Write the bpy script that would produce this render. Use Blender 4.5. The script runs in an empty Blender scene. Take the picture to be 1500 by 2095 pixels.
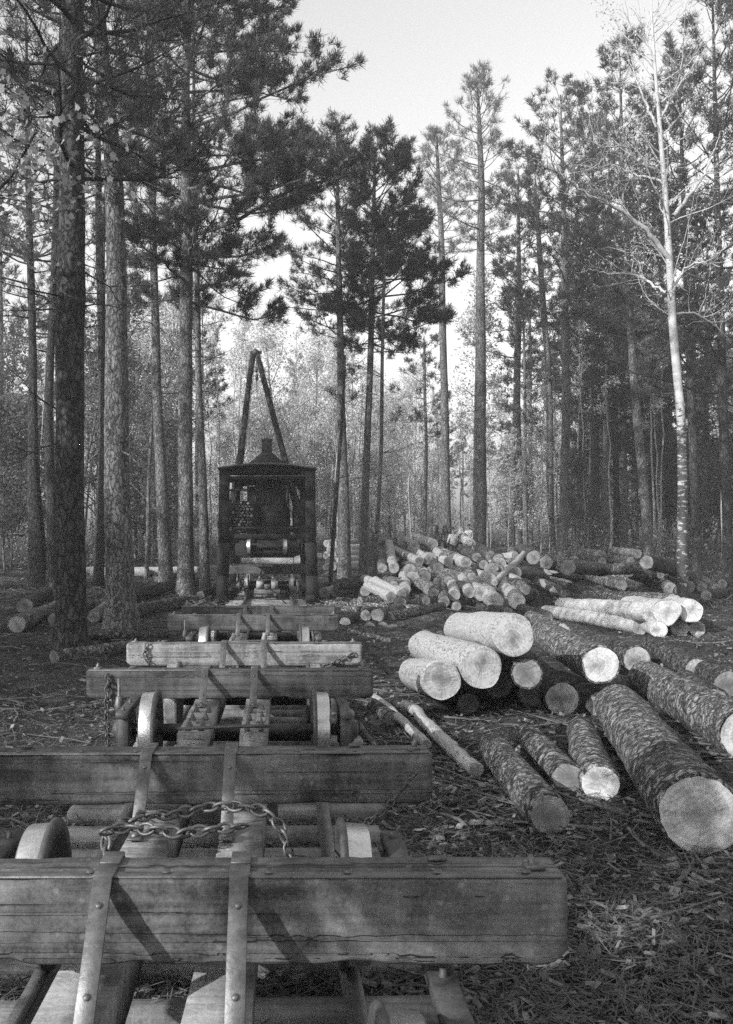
import bpy, math, random
import numpy as np
from mathutils import Vector, Matrix
sc = bpy.context.scene
C = sc.collection
R_ = math.radians
PI = math.pi
# ------------------------------------------------------------------ camera, sky, sun, exposure
FPX, VX, VY, CX, CZ = 2000.0, 575.0, 1092.0, 0.41, 2.3
cam = bpy.data.cameras.new('camera'); camo = bpy.data.objects.new('camera', cam); C.objects.link(camo)
camo.location = (CX, 0, CZ); camo.rotation_euler = (R_(90), 0, 0)
cam.sensor_fit = 'HORIZONTAL'; cam.sensor_width = 36; cam.lens = FPX/1500*36
cam.shift_x = (750-VX)/1500; cam.shift_y = (VY-1047.5)/1500
cam.clip_start = .05; cam.clip_end = 3000
sc.camera = camo
AZ, EL = 50.0, 25.0          # sunlight travels towards +X/+Y (from behind left)
w = bpy.data.worlds.new('World'); sc.world = w; w.use_nodes = True
nt = w.node_tree; nt.nodes.clear()
sky = nt.nodes.new('ShaderNodeTexSky'); sky.sky_type = 'NISHITA'; sky.sun_disc = False
sky.sun_elevation = R_(EL); sky.sun_rotation = R_(180+AZ); sky.dust_density = 3.0; sky.air_density = 1.0
bw = nt.nodes.new('ShaderNodeSeparateColor')   # the old plate saw mostly blue: sky near white
bg = nt.nodes.new('ShaderNodeBackground'); bg.inputs[1].default_value = 0.15
wo = nt.nodes.new('ShaderNodeOutputWorld')
nt.links.new(sky.outputs[0], bw.inputs[0]); nt.links.new(bw.outputs[2], bg.inputs[0]); nt.links.new(bg.outputs[0], wo.inputs[0])
sl = bpy.data.lights.new('sun', 'SUN'); sl.energy = 3.3; sl.angle = R_(.5); sl.color = (1, 1, 1)
so = bpy.data.objects.new('sun', sl); C.objects.link(so)
SD = Vector((math.sin(R_(AZ))*math.cos(R_(EL)), math.cos(R_(AZ))*math.cos(R_(EL)), -math.sin(R_(EL))))
so.rotation_euler = SD.to_track_quat('-Z', 'Y').to_euler()
vs = sc.view_settings
vs.view_transform = 'Standard'; vs.look = 'None'; vs.gamma = 1; vs.use_curve_mapping = False; vs.exposure = 0.92
sc.cycles.max_bounces = 5; sc.cycles.diffuse_bounces = 3; sc.cycles.transparent_max_bounces = 4
sc.cycles.transmission_bounces = 2; sc.cycles.glossy_bounces = 2
sc.cycles.use_denoising = False
RNG = np.random.default_rng(7); random.seed(7)

def P(px, py, Z): return Vector((CX+(px-VX)*Z/FPX, Z, CZ-(py-VY)*Z/FPX))
def gz(x, y):
    x = np.asarray(x, float); y = np.asarray(y, float)
    n = .045*np.sin(x*1.3+.7*np.sin(y*.9))*np.cos(y*1.1+.5*np.sin(x*.7))+.03*np.sin(x*2.9+y*2.3+1)+.02*np.sin(x*5.1-y*4.3)+.07*np.sin(x*.31+2)*np.sin(y*.23+1)
    fl = np.clip((np.abs(x)-1.6)/2.0, 0, 1)
    t = np.clip((y-37)/36, 0, 1); rise = 1.3*t*t*(3-2*t)
    t2 = np.clip((y-80)/200, 0, 1)
    return n*fl+rise+2.0*t2-.03
def tag(o, label=None, cat=None, group=None, kind=None):
    if label: o['label'] = label
    if cat: o['category'] = cat
    if group: o['group'] = group
    if kind: o['kind'] = kind
    return o
def empty(name, label, cat, loc=(0, 0, 0), rz=0, group=None):
    o = bpy.data.objects.new(name, None); C.objects.link(o); o.location = loc; o.rotation_euler = (0, 0, rz)
    o.empty_display_size = .2
    return tag(o, label, cat, group)
# ------------------------------------------------------------------ mesh builder
class Geo:
    def __init__(s): s.V = []; s.F = []; s.n = 0
    def add(s, v, f, m=0):
        v = np.asarray(v, np.float32).reshape(-1, 3); s.V.append(v)
        if isinstance(f, np.ndarray): s.F.append((f.astype(np.int64)+s.n, m))
        else:
            for q in f: s.F.append((np.array([q], np.int64)+s.n, m))
        s.n += len(v)
    def box(s, c, d, m=0, rot=None, bev=0.0):
        hx, hy, hz = d[0]/2, d[1]/2, d[2]/2
        b = min(bev, hx*.9, hy*.9, hz*.9)
        if b > 0:
            v = []
            for sx in (-1, 1):
                for sy in (-1, 1):
                    for sz in (-1, 1):
                        v += [(sx*hx, sy*(hy-b), sz*(hz-b)), (sx*(hx-b), sy*hy, sz*(hz-b)), (sx*(hx-b), sy*(hy-b), sz*hz)]
            v = np.array(v)
            def id(a, b_, c_, k): return (((a > 0)*4+(b_ > 0)*2+(c_ > 0))*3+k)
            f = []
            for k in range(3):
                for sg in (-1, 1):
                    ds = [(-1, -1), (1, -1), (1, 1), (-1, 1)]
                    q = []
                    for (p, r) in ds:
                        t = [0, 0, 0]; t[k] = sg; t[(k+1) % 3] = p; t[(k+2) % 3] = r
                        q.append(id(*t, k))
                    f.append(q if sg > 0 else q[::-1])
            for k in range(3):            # edges along axis k
                a, b2 = (k+1) % 3, (k+2) % 3
                for p in (-1, 1):
                    for r in (-1, 1):
                        t0 = [0]*3; t0[k] = -1; t0[a] = p; t0[b2] = r; t1 = list(t0); t1[k] = 1
                        q = [id(*t0, a), id(*t1, a), id(*t1, b2), id(*t0, b2)]
                        f.append(q if p*r < 0 else q[::-1])
            for sx in (-1, 1):
                for sy in (-1, 1):
                    for sz in (-1, 1):
                        q = [id(sx, sy, sz, 0), id(sx, sy, sz, 1), id(sx, sy, sz, 2)]
                        f.append(q if sx*sy*sz > 0 else q[::-1])
        else:
            v = np.array([(x, y, z) for x in (-hx, hx) for y in (-hy, hy) for z in (-hz, hz)])
            f = [(0, 1, 3, 2), (4, 6, 7, 5), (0, 4, 5, 1), (2, 3, 7, 6), (0, 2, 6, 4), (1, 5, 7, 3)]
        if rot is not None: v = v@np.array(Matrix(rot).to_3x3()).T
        s.add(v+np.array(c), f, m)
    def beam(s, a, b, wd, ht, m=0, up=(0, 0, 1), bev=0.0):
        a = Vector(a); b = Vector(b); d = (b-a); L = d.length; d.normalize()
        x = d.cross(Vector(up))
        if x.length < 1e-4: x = Vector((1, 0, 0))
        x.normalize(); z = x.cross(d)
        M = Matrix((x, d, z)).transposed()
        s.box((a+b)/2, (wd, L, ht), m, M, bev)
    def tube(s, Pn, r, sides=8, m=0, cap=True, capm=None, jit=0, rng=None):
        Pn = np.asarray([tuple(p) for p in Pn], float); n = len(Pn); r = np.broadcast_to(np.asarray(r, float), (n,))
        T = np.gradient(Pn, axis=0); T /= np.linalg.norm(T, axis=1)[:, None]+1e-9
        ref = np.array([0, 0, 1.]) if abs(T[0, 2]) < .9 else np.array([1., 0, 0])
        U = np.cross(T, ref); U /= np.linalg.norm(U, axis=1)[:, None]+1e-9
        W = np.cross(T, U)
        a = np.linspace(0, 2*PI, sides, endpoint=False)
        rr = r[:, None]*np.ones((1, sides))
        if jit: rr = rr*(1+jit*(rng or RNG).standard_normal((n, sides)))
        v = Pn[:, None]+rr[:, :, None]*(np.cos(a)[None, :, None]*U[:, None]+np.sin(a)[None, :, None]*W[:, None])
        i = np.arange(n-1)[:, None]*sides; j = np.arange(sides)[None]; k = (j+1) % sides
        q = np.stack([i+j, i+k, i+sides+k, i+sides+j], -1).reshape(-1, 4)[:, ::-1]
        n0 = s.n
        s.add(v.reshape(-1, 3), q, m)
        if cap:
            cm = m if capm is None else capm
            s.F.append((np.array([list(range(sides))])+n0, cm)); s.F.append((np.array([list(range(sides))[::-1]])+n0+(n-1)*sides, cm))
    def lathe(s, prof, axis='x', c=(0, 0, 0), sides=40, ms=None):
        a = np.linspace(0, 2*PI, sides, endpoint=False); v = []
        for (h, r) in prof:
            if axis == 'x': v.append(np.stack([np.full(sides, h), r*np.cos(a), r*np.sin(a)], 1))
            elif axis == 'z': v.append(np.stack([r*np.cos(a), r*np.sin(a), np.full(sides, h)], 1))
            else: v.append(np.stack([r*np.cos(a), np.full(sides, h), r*np.sin(a)], 1))
        n0 = s.n
        j = np.arange(sides); k = (j+1) % sides
        s.V.append((np.concatenate(v)+np.array(c)).astype(np.float32)); s.n += len(prof)*sides
        for t in range(len(prof)-1):
            s.F.append((np.stack([t*sides+j, t*sides+k, (t+1)*sides+k, (t+1)*sides+j], 1)+n0, (ms[t] if ms else 0)))
    def build(s, name, mats, parent=None, smooth=False, shade_flat_idx=None):
        if not isinstance(mats, (list, tuple)): mats = [mats]
        me = bpy.data.meshes.new(name)
        V = np.concatenate(s.V); 
        loops = np.concatenate([f.reshape(-1) for f, m in s.F]); tot = np.concatenate([np.full(len(f), f.shape[1]) for f, m in s.F])
        mi = np.concatenate([np.full(len(f), m) for f, m in s.F])
        me.vertices.add(len(V)); me.vertices.foreach_set('co', V.reshape(-1))
        me.loops.add(len(loops)); me.loops.foreach_set('vertex_index', loops.astype(np.int32))
        me.polygons.add(len(tot)); st = np.concatenate([[0], np.cumsum(tot)[:-1]])
        me.polygons.foreach_set('loop_start', st.astype(np.int32))
        me.polygons.foreach_set('material_index', mi.astype(np.int32))
        if smooth: me.polygons.foreach_set('use_smooth', (tot < 8) if smooth is True else np.ones(len(tot), bool))
        for m in mats: me.materials.append(m)
        me.update(calc_edges=True); me.validate()
        o = bpy.data.objects.new(name, me); C.objects.link(o)
        if parent: o.parent = parent
        return o
def tris(name, T, mat, parent=None):
    """T: (n,3,3) or (n,4,3) faces"""
    n, k = T.shape[:2]
    me = bpy.data.meshes.new(name)
    me.vertices.add(n*k); me.vertices.foreach_set('co', T.astype(np.float32).reshape(-1))
    me.loops.add(n*k); me.loops.foreach_set('vertex_index', np.arange(n*k, dtype=np.int32))
    me.polygons.add(n); me.polygons.foreach_set('loop_start', (np.arange(n)*k).astype(np.int32))
    me.materials.append(mat); me.update(calc_edges=True)
    o = bpy.data.objects.new(name, me); C.objects.link(o)
    if parent: o.parent = parent
    return o
# ------------------------------------------------------------------ materials (a grey world: the photograph is monochrome)
class NT:
    def __init__(s, name):
        s.m = bpy.data.materials.new(name); s.m.use_nodes = True; s.t = s.m.node_tree; s.t.nodes.clear()
        s.out = s.n('ShaderNodeOutputMaterial'); s.tc = s.n('ShaderNodeTexCoord')
    def n(s, t, **k):
        x = s.t.nodes.new(t)
        for a, b in k.items(): setattr(x, a, b)
        return x
    def l(s, a, b): s.t.links.new(a, b)
    def mp(s, scale=(1, 1, 1), loc=(0, 0, 0), src=None, rot=(0, 0, 0)):
        x = s.n('ShaderNodeMapping'); x.inputs['Scale'].default_value = scale; x.inputs['Location'].default_value = loc; x.inputs['Rotation'].default_value = rot
        s.l(src or s.tc.outputs['Object'], x.inputs[0]); return x.outputs[0]
    def noise(s, vec, sc_, det=4, rough=.6, dist=0):
        x = s.n('ShaderNodeTexNoise'); x.inputs['Scale'].default_value = sc_; x.inputs['Detail'].default_value = det
        x.inputs['Roughness'].default_value = rough; x.inputs['Distortion'].default_value = dist; s.l(vec, x.inputs['Vector']); return x.outputs[0]
    def vor(s, vec, sc_, feat='F1', out=0, rnd=1):
        x = s.n('ShaderNodeTexVoronoi', feature=feat); x.inputs['Scale'].default_value = sc_; x.inputs['Randomness'].default_value = rnd; s.l(vec, x.inputs['Vector']); return x.outputs[out]
    def ramp(s, fac, stops, interp='LINEAR'):
        x = s.n('ShaderNodeValToRGB'); cr = x.color_ramp; cr.interpolation = interp
        while len(cr.elements) > 1: cr.elements.remove(cr.elements[-1])
        for i, (p, v) in enumerate(stops):
            e = cr.elements[0] if i == 0 else cr.elements.new(p)
            e.position = p; e.color = (v, v, v, 1)
        s.l(fac, x.inputs[0]); return x.outputs[0]
    def math(s, op, a, b=None, clamp=False):
        x = s.n('ShaderNodeMath', operation=op, use_clamp=clamp)
        for i, q in enumerate((a, b)):
            if q is None: continue
            if isinstance(q, (int, float)): x.inputs[i].default_value = q
            else: s.l(q, x.inputs[i])
        return x.outputs[0]
    def mix(s, f, a, b):   # a*(1-f)+b*f scalar
        x = s.n('ShaderNodeMix', data_type='FLOAT')
        for i, q in ((0, f), (2, a), (3, b)):
            if isinstance(q, (int, float)): x.inputs[i].default_value = q
            else: s.l(q, x.inputs[i])
        return x.outputs[0]
    def fin(s, col, rough=.85, bump=None, bs=1.0, bd=.02, metal=0, spec=.3, trans=None):
        p = s.n('ShaderNodeBsdfPrincipled')
        if isinstance(col, (int, float)): p.inputs['Base Color'].default_value = (col, col, col, 1)
        else: s.l(col, p.inputs['Base Color'])
        if isinstance(rough, (int, float)): p.inputs['Roughness'].default_value = rough
        else: s.l(rough, p.inputs['Roughness'])
        p.inputs['Metallic'].default_value = metal; p.inputs['Specular IOR Level'].default_value = spec
        if bump is not None:
            b = s.n('ShaderNodeBump'); b.inputs['Strength'].default_value = bs; b.inputs['Distance'].default_value = bd
            s.l(bump, b.inputs['Height']); s.l(b.outputs[0], p.inputs['Normal'])
        if trans:
            t = s.n('ShaderNodeBsdfTranslucent'); s.l(col, t.inputs[0]) if not isinstance(col, (int, float)) else None
            mx = s.n('ShaderNodeMixShader'); mx.inputs[0].default_value = trans
            s.l(p.outputs[0], mx.inputs[1]); s.l(t.outputs[0], mx.inputs[2]); s.l(mx.outputs[0], s.out.inputs[0])
        else: s.l(p.outputs[0], s.out.inputs[0])
        return s.m
    def rnd(s): x = s.n('ShaderNodeObjectInfo'); return x.outputs['Random']

def m_bark(name, lo, hi, sx=11, sz=4.0, bd=.03, crack=.10, patch=1.0):
    t = NT(name); wv = t.mp((1, 1, 1)); ns = t.n('ShaderNodeTexNoise'); ns.inputs['Scale'].default_value = 5; ns.inputs['Detail'].default_value = 4; t.l(wv, ns.inputs['Vector'])
    ad = t.n('ShaderNodeVectorMath', operation='MULTIPLY_ADD'); t.l(ns.outputs[1], ad.inputs[0]); ad.inputs[1].default_value = (.22, .22, .5); t.l(wv, ad.inputs[2])
    v = t.mp((sx, sx, sz), src=ad.outputs[0])
    e = t.vor(v, 1, 'DISTANCE_TO_EDGE'); cellc = t.vor(v, 1, 'F1', 1)
    cell = t.n('ShaderNodeRGBToBW'); t.l(cellc, cell.inputs[0])
    fine = t.noise(t.mp((1, 1, .45)), 38, 5, .7)
    big = t.noise(t.mp((1, 1, .5)), 1.6*patch, 3)
    e = t.math('ADD', e, t.math('MULTIPLY', t.math('SUBTRACT', fine, .5), .35))
    e2 = t.ramp(e, [(0, .25), (crack, .8), (crack*3, 1)])
    base = t.math('ADD', t.math('MULTIPLY', cell.outputs[0], .35), t.math('MULTIPLY', fine, .5))
    base = t.math('ADD', base, t.math('MULTIPLY', big, .55))
    base = t.math('MULTIPLY', t.math('SUBTRACT', base, .15), e2)
    col = t.ramp(base, [(0.0, lo*.35), (.28, lo), (.75, hi)])
    h = t.math('ADD', t.math('MULTIPLY', e2, .8), t.math('MULTIPLY', fine, .5))
    return t.fin(col, .92, h, 1, bd, spec=.15)
def m_scaly(name, lo, hi):
    """flaky plates of felled pine: uneven, slanting, torn edges"""
    t = NT(name); rn = t.rnd(); cmb = t.n('ShaderNodeCombineXYZ'); t.l(t.math('MULTIPLY', rn, 50), cmb.inputs[0]); t.l(t.math('MULTIPLY', rn, 31), cmb.inputs[2])
    of = t.n('ShaderNodeVectorMath', operation='ADD'); t.l(t.mp((1, 1, 1), rot=(.35, .2, 0)), of.inputs[0]); t.l(cmb.outputs[0], of.inputs[1])
    ns = t.n('ShaderNodeTexNoise'); ns.inputs['Scale'].default_value = 6; ns.inputs['Detail'].default_value = 5; ns.inputs['Roughness'].default_value = .65; t.l(of.outputs[0], ns.inputs['Vector'])
    ad = t.n('ShaderNodeVectorMath', operation='MULTIPLY_ADD'); t.l(ns.outputs[1], ad.inputs[0]); ad.inputs[1].default_value = (.22, .22, .3); t.l(of.outputs[0], ad.inputs[2])
    v = t.mp((7.5, 7.5, 10), src=ad.outputs[0]); v2 = t.mp((17, 17, 9), src=ad.outputs[0])
    e = t.vor(v, 1, 'DISTANCE_TO_EDGE'); d = t.vor(v, 1, 'F1', 0); e3 = t.vor(v2, 1, 'DISTANCE_TO_EDGE')
    fine = t.noise(of.outputs[0], 45, 5, .75); big = t.noise(of.outputs[0], 1.7, 4); cell = t.n('ShaderNodeRGBToBW'); t.l(t.vor(v, 1, 'F1', 1), cell.inputs[0])
    e = t.math('ADD', e, t.math('MULTIPLY', t.math('SUBTRACT', fine, .5), .4)); e3 = t.math('ADD', e3, t.math('MULTIPLY', t.math('SUBTRACT', fine, .5), .5))
    w1 = t.ramp(big, [(.4, 0), (.6, .9)])
    e2 = t.mix(w1, t.ramp(e, [(0, .05), (.1, .7), (.28, 1)]), t.ramp(e3, [(.02, .25), (.14, .8), (.3, 1)]))
    b = t.math('MULTIPLY', e2, t.math('ADD', t.math('MULTIPLY', fine, .65), t.math('ADD', t.math('MULTIPLY', big, .35), t.math('MULTIPLY', cell.outputs[0], .3))))
    b = t.math('SUBTRACT', b, t.math('MULTIPLY', d, .1))
    col = t.ramp(b, [(.05, lo*.35), (.35, lo), (.8, hi)])
    return t.fin(col, .92, t.math('ADD', t.math('MULTIPLY', e2, .7), t.math('MULTIPLY', fine, .6)), 1, .04, spec=.12)
def m_smoothlog(name, lo, hi):
    t = NT(name); rn = t.rnd(); v0 = t.mp((1, 1, .35))
    of = t.n('ShaderNodeVectorMath', operation='ADD'); t.l(v0, of.inputs[0])
    cmb = t.n('ShaderNodeCombineXYZ'); t.l(t.math('MULTIPLY', rn, 17), cmb.inputs[0]); t.l(cmb.outputs[0], of.inputs[1])
    v = of.outputs[0]
    fl = t.noise(v, 26, 4, .7, .6); bg_ = t.noise(v, 3.2, 4, .6); st = t.noise(t.mp((7, 7, .6), src=v), 3, 3)
    fleck = t.ramp(fl, [(.36, 0), (.46, 1)])
    pat = t.ramp(bg_, [(.4, 0), (.56, 1)])
    fm = t.math('MAXIMUM', fleck, t.math('MULTIPLY', pat, .75))
    col = t.mix(fm, lo, t.mix(st, hi*.75, hi*1.1))
    return t.fin(col, .8, t.math('ADD', fm, fl), .7, .012, spec=.25)
def m_endgrain(name, hi=.62, lo=.3):
    t = NT(name); rn = t.rnd(); v = t.mp((1, 1, 0))
    of = t.n('ShaderNodeVectorMath', operation='ADD'); t.l(v, of.inputs[0])
    cmb = t.n('ShaderNodeCombineXYZ'); t.l(t.math('MULTIPLY', t.math('SUBTRACT', rn, .5), .13), cmb.inputs[0]); t.l(t.math('MULTIPLY', t.math('SUBTRACT', rn, .3), .04), cmb.inputs[1]); t.l(cmb.outputs[0], of.inputs[1])
    nz = t.n('ShaderNodeTexNoise'); nz.inputs['Scale'].default_value = 5; t.l(of.outputs[0], nz.inputs['Vector'])
    ad = t.n('ShaderNodeVectorMath', operation='MULTIPLY_ADD'); t.l(nz.outputs[1], ad.inputs[0]); ad.inputs[1].default_value = (.05, .05, 0); t.l(of.outputs[0], ad.inputs[2])
    ln = t.n('ShaderNodeVectorMath', operation='LENGTH'); t.l(ad.outputs[0], ln.inputs[0]); r = ln.outputs['Value']
    ring = t.math('SINE', t.math('MULTIPLY', r, 420)); ring2 = t.math('SINE', t.math('MULTIPLY', r, 150))
    an = t.n('ShaderNodeTexGradient', gradient_type='RADIAL'); t.l(of.outputs[0], an.inputs[0])
    cv = t.n('ShaderNodeCombineXYZ'); t.l(t.math('MULTIPLY', an.outputs['Fac'], 60), cv.inputs[0]); t.l(t.math('MULTIPLY', r, 2), cv.inputs[1]); t.l(t.math('MULTIPLY', rn, 40), cv.inputs[2])
    rad = t.noise(cv.outputs[0], 1.0, 3, .7)
    heart = t.ramp(r, [(.015, .5), (.06, .74), (.11, .86), (.125, 1.0)])
    saw = t.noise(t.mp((1.5, 9, 1), src=v), 5, 4, .7)
    blot = t.noise(of.outputs[0], 7, 3, .6)
    b = t.math('ADD', t.math('MULTIPLY', ring, .035), t.math('MULTIPLY', ring2, .045))
    b = t.math('ADD', b, t.math('MULTIPLY', t.math('SUBTRACT', rad, .5), .55))
    b = t.math('ADD', b, t.math('MULTIPLY', t.math('SUBTRACT', saw, .5), .8))
    b = t.math('ADD', b, t.math('MULTIPLY', t.math('SUBTRACT', blot, .5), 1.1))
    b = t.math('ADD', b, .8)
    b = t.math('MULTIPLY', b, heart)
    b = t.math('MULTIPLY', b, t.math('ADD', .72, t.math('MULTIPLY', rn, .4)))
    star = t.ramp(rad, [(.33, .25), (.37, 1)]); inner = t.ramp(r, [(.08, 0), (.2, 1)])
    b = t.math('MULTIPLY', b, t.math('MAXIMUM', star, inner))
    col = t.ramp(b, [(.1, lo*.4), (.5, lo*1.1), (.85, hi), (1.0, hi*1.15)])
    return t.fin(col, .75, t.math('ADD', rad, saw), .35, .006, spec=.2)
def m_oldwood(name, lo, hi, rot=(0, 0, 0), spots=True, sc_=1.0):
    """weathered timber, grain along local X"""
    t = NT(name); rn = t.rnd(); v = t.mp((.5*sc_, 9*sc_, 9*sc_), rot=rot)
    of = t.n('ShaderNodeVectorMath', operation='ADD'); t.l(v, of.inputs[0])
    cmb = t.n('ShaderNodeCombineXYZ'); t.l(t.math('MULTIPLY', rn, 37), cmb.inputs[0]); t.l(t.math('MULTIPLY', rn, 23), cmb.inputs[1]); t.l(cmb.outputs[0], of.inputs[1])
    g = t.noise(of.outputs[0], 2.2, 6, .65, .5); vo = t.mp((1, 1, 1), src=t.tc.outputs['Object'])
    o2 = t.n('ShaderNodeVectorMath', operation='ADD'); t.l(vo, o2.inputs[0]); t.l(cmb.outputs[0], o2.inputs[1])
    blot = t.noise(o2.outputs[0], 3.5, 5, .65); fine = t.noise(o2.outputs[0], 60, 3, .7); vert = t.noise(t.mp((7, 1, 1.2), src=o2.outputs[0]), 1.4, 4, .6)
    crk = t.ramp(t.noise(t.mp((.12, 1, 1), src=of.outputs[0]), 1.7, 3, .5, .4), [(.42, 1), (.427, .45), (.434, 1)])
    b = t.math('ADD', t.math('MULTIPLY', g, .45), t.math('MULTIPLY', blot, .5))
    b = t.math('ADD', b, t.math('MULTIPLY', fine, .35)); b = t.math('ADD', b, t.math('MULTIPLY', vert, .35))
    b = t.math('MULTIPLY', b, crk)
    b = t.math('SUBTRACT', b, t.math('MULTIPLY', t.ramp(t.noise(t.mp((1, 1, .8), src=o2.outputs[0]), 1.3, 4, .7), [(.42, 1), (.6, 0)]), .16))
    col = t.ramp(b, [(.25, lo*.5), (.58, lo), (.95, hi)])
    if spots:
        sp = t.ramp(t.vor(o2.outputs[0], 17, 'F1', 0), [(.10, 1), (.24, 0)])
        sp = t.math('MULTIPLY', sp, t.ramp(t.noise(o2.outputs[0], 2.2, 2), [(.45, 0), (.60, 1)]))
        col = t.mix(t.math('MULTIPLY', sp, .4), col, hi*1.4)
    return t.fin(col, .8, t.math('ADD', t.math('MULTIPLY', g, .7), t.math('ADD', t.math('MULTIPLY', crk, 1.2), t.math('MULTIPLY', fine, .35))), .8, .008, spec=.25)
def m_metal(name, lo, hi, rough=.6, metal=.3):
    t = NT(name); v = t.mp(); a = t.noise(v, 9, 5, .7); b = t.noise(v, 60, 3, .7)
    f = t.math('ADD', t.math('MULTIPLY', a, .7), t.math('MULTIPLY', b, .4))
    return t.fin(t.ramp(f, [(.35, lo), (.75, hi)]), rough, f, .6, .006, metal=metal, spec=.5)
def m_leaf(name, v, tr=.35):
    t = NT(name); n = t.noise(t.mp(), .9, 3); n2 = t.noise(t.mp(), 7, 2)
    f = t.math('ADD', t.math('MULTIPLY', n, .6), t.math('MULTIPLY', n2, .5))
    return t.fin(t.ramp(f, [(.35, v*.55), (.75, v*1.5)]), .7, trans=tr, spec=.25)
M = dict(
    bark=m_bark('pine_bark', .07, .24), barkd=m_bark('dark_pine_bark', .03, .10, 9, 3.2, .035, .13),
    barkp=m_bark('pale_pine_bark', .16, .46, 14, 4.5, .015, .05), far=m_bark('grey_trunk_bark', .07, .22, 10, 2.5, .02),
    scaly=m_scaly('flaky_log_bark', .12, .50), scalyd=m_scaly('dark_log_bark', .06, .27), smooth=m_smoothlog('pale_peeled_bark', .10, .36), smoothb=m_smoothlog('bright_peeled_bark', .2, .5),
    end=m_endgrain('sawn_end', .38, .15), endb=m_endgrain('bright_sawn_end', .54, .25), endd=m_endgrain('dark_sawn_end', .26, .12),  # endb is a lighter copy of end, endd a darker one
    bunk=m_oldwood('bunk_timber', .035, .19), bunkp=m_oldwood('sunlit_bunk_timber', .09, .36), bunkd=m_oldwood('shaded_bunk_timber', .025, .13),  # bunkp has sunlight put into the timber colour, bunkd has shade
    string=m_oldwood('stringer_timber', .09, .36, rot=(0, 0, R_(90))), tie=m_oldwood('tie_timber', .08, .3, spots=False),
    iron=m_metal('rusty_iron', .035, .12), ironl=m_metal('worn_iron', .06, .19, .5, .5), tread=m_metal('worn_wheel_tread', .45, .75, .32, .85),
    soot=m_metal('sooty_iron', .006, .014, .9, 0), sootw=m_oldwood('sooty_timber', .007, .022, spots=False),
    needle=m_leaf('pine_needles', .075, .3), needlel=m_leaf('light_pine_needles', .16, .4), leaf=m_leaf('broad_leaves', .58, .5), leafd=m_leaf('shaded_broad_leaves', .14, .4), leafo=m_leaf('oak_leaves', .26, .35), leafu=m_leaf('undergrowth_leaves', .22, .4),  # leafd is leaf with the shade of the woods put into its colour
    twig=m_metal('twig', .05, .17, .9, 0))
def m_white():
    t = NT('white_sycamore_bark'); v = t.mp((1, 1, .8)); z = t.n('ShaderNodeSeparateXYZ'); t.l(t.tc.outputs['Object'], z.inputs[0])
    n = t.noise(t.mp((3, 3, 9)), 1.6, 4, .6, .3); n2 = t.noise(v, 4, 4)
    zz = t.ramp(t.math('DIVIDE', z.outputs[2], 20), [(.0, .62), (.26, .54), (.34, .33), (.5, .28), (1, .28)])
    k = t.math('GREATER_THAN', n, zz)
    col = t.mix(k, .07, t.ramp(n2, [(.3, .25), (.7, .5)]))
    return t.fin(col, .7, n2, .4, .01)
M['white'] = m_white()
def m_ground():
    t = NT('forest_floor'); v = t.mp(); big = t.noise(v, .35, 4); mid = t.noise(v, 3.0, 5, .65, .5); fine = t.noise(t.mp((1, 3, 1), rot=(0, 0, .5)), 28, 4, .75, 1.0)
    f2 = t.noise(t.mp((3, 1, 1), rot=(0, 0, -.4)), 40, 3, .75, 1.2)
    f = t.math('ADD', t.math('MULTIPLY', mid, .5), t.math('MULTIPLY', t.math('MAXIMUM', fine, f2), .75)); f = t.math('ADD', f, t.math('MULTIPLY', t.math('SUBTRACT', big, .5), .5))
    return t.fin(t.ramp(f, [(.45, .015), (.66, .05), (.88, .2)]), .95, f, 1, .06, spec=.1)
M['ground'] = m_ground()
M['chip'] = m_metal('wood_chip', .06, .28, .9, 0); M['litter'] = m_metal('dry_needles', .02, .15, .95, 0)
M['white_coat'] = m_metal('white_cloth', .5, .75, .9, 0); M['skin'] = m_metal('skin', .3, .38, .8, 0); M['dark_coat'] = m_metal('dark_coat', .02, .05, .7, 0)
# ------------------------------------------------------------------ ground
def axis(lo, hi, step, far, g=1.35):
    a = list(np.arange(lo, hi+1e-6, step)); s = step; q = hi
    while q < far: s *= g; q += s; a.append(q)
    s = step; q = lo
    while q > -far: s *= g; q -= s; a.insert(0, q)
    return np.array(a)
xs = axis(-16, 18, .14, 900); ys = axis(3, 48, .16, 900)
X, Y = np.meshgrid(xs, ys); Zg = gz(X, Y)+.018*RNG.standard_normal(X.shape)*(np.abs(X) > 1.5)
g = Geo(); nx = len(xs); i = np.arange(len(ys)-1)[:, None]*nx; j = np.arange(nx-1)[None]
g.add(np.stack([X, Y, Zg], -1), np.stack([i+j, i+j+1, i+nx+j+1, i+nx+j], -1).reshape(-1, 4))
tag(g.build('ground', M['ground'], smooth=True), kind='structure')

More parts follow.
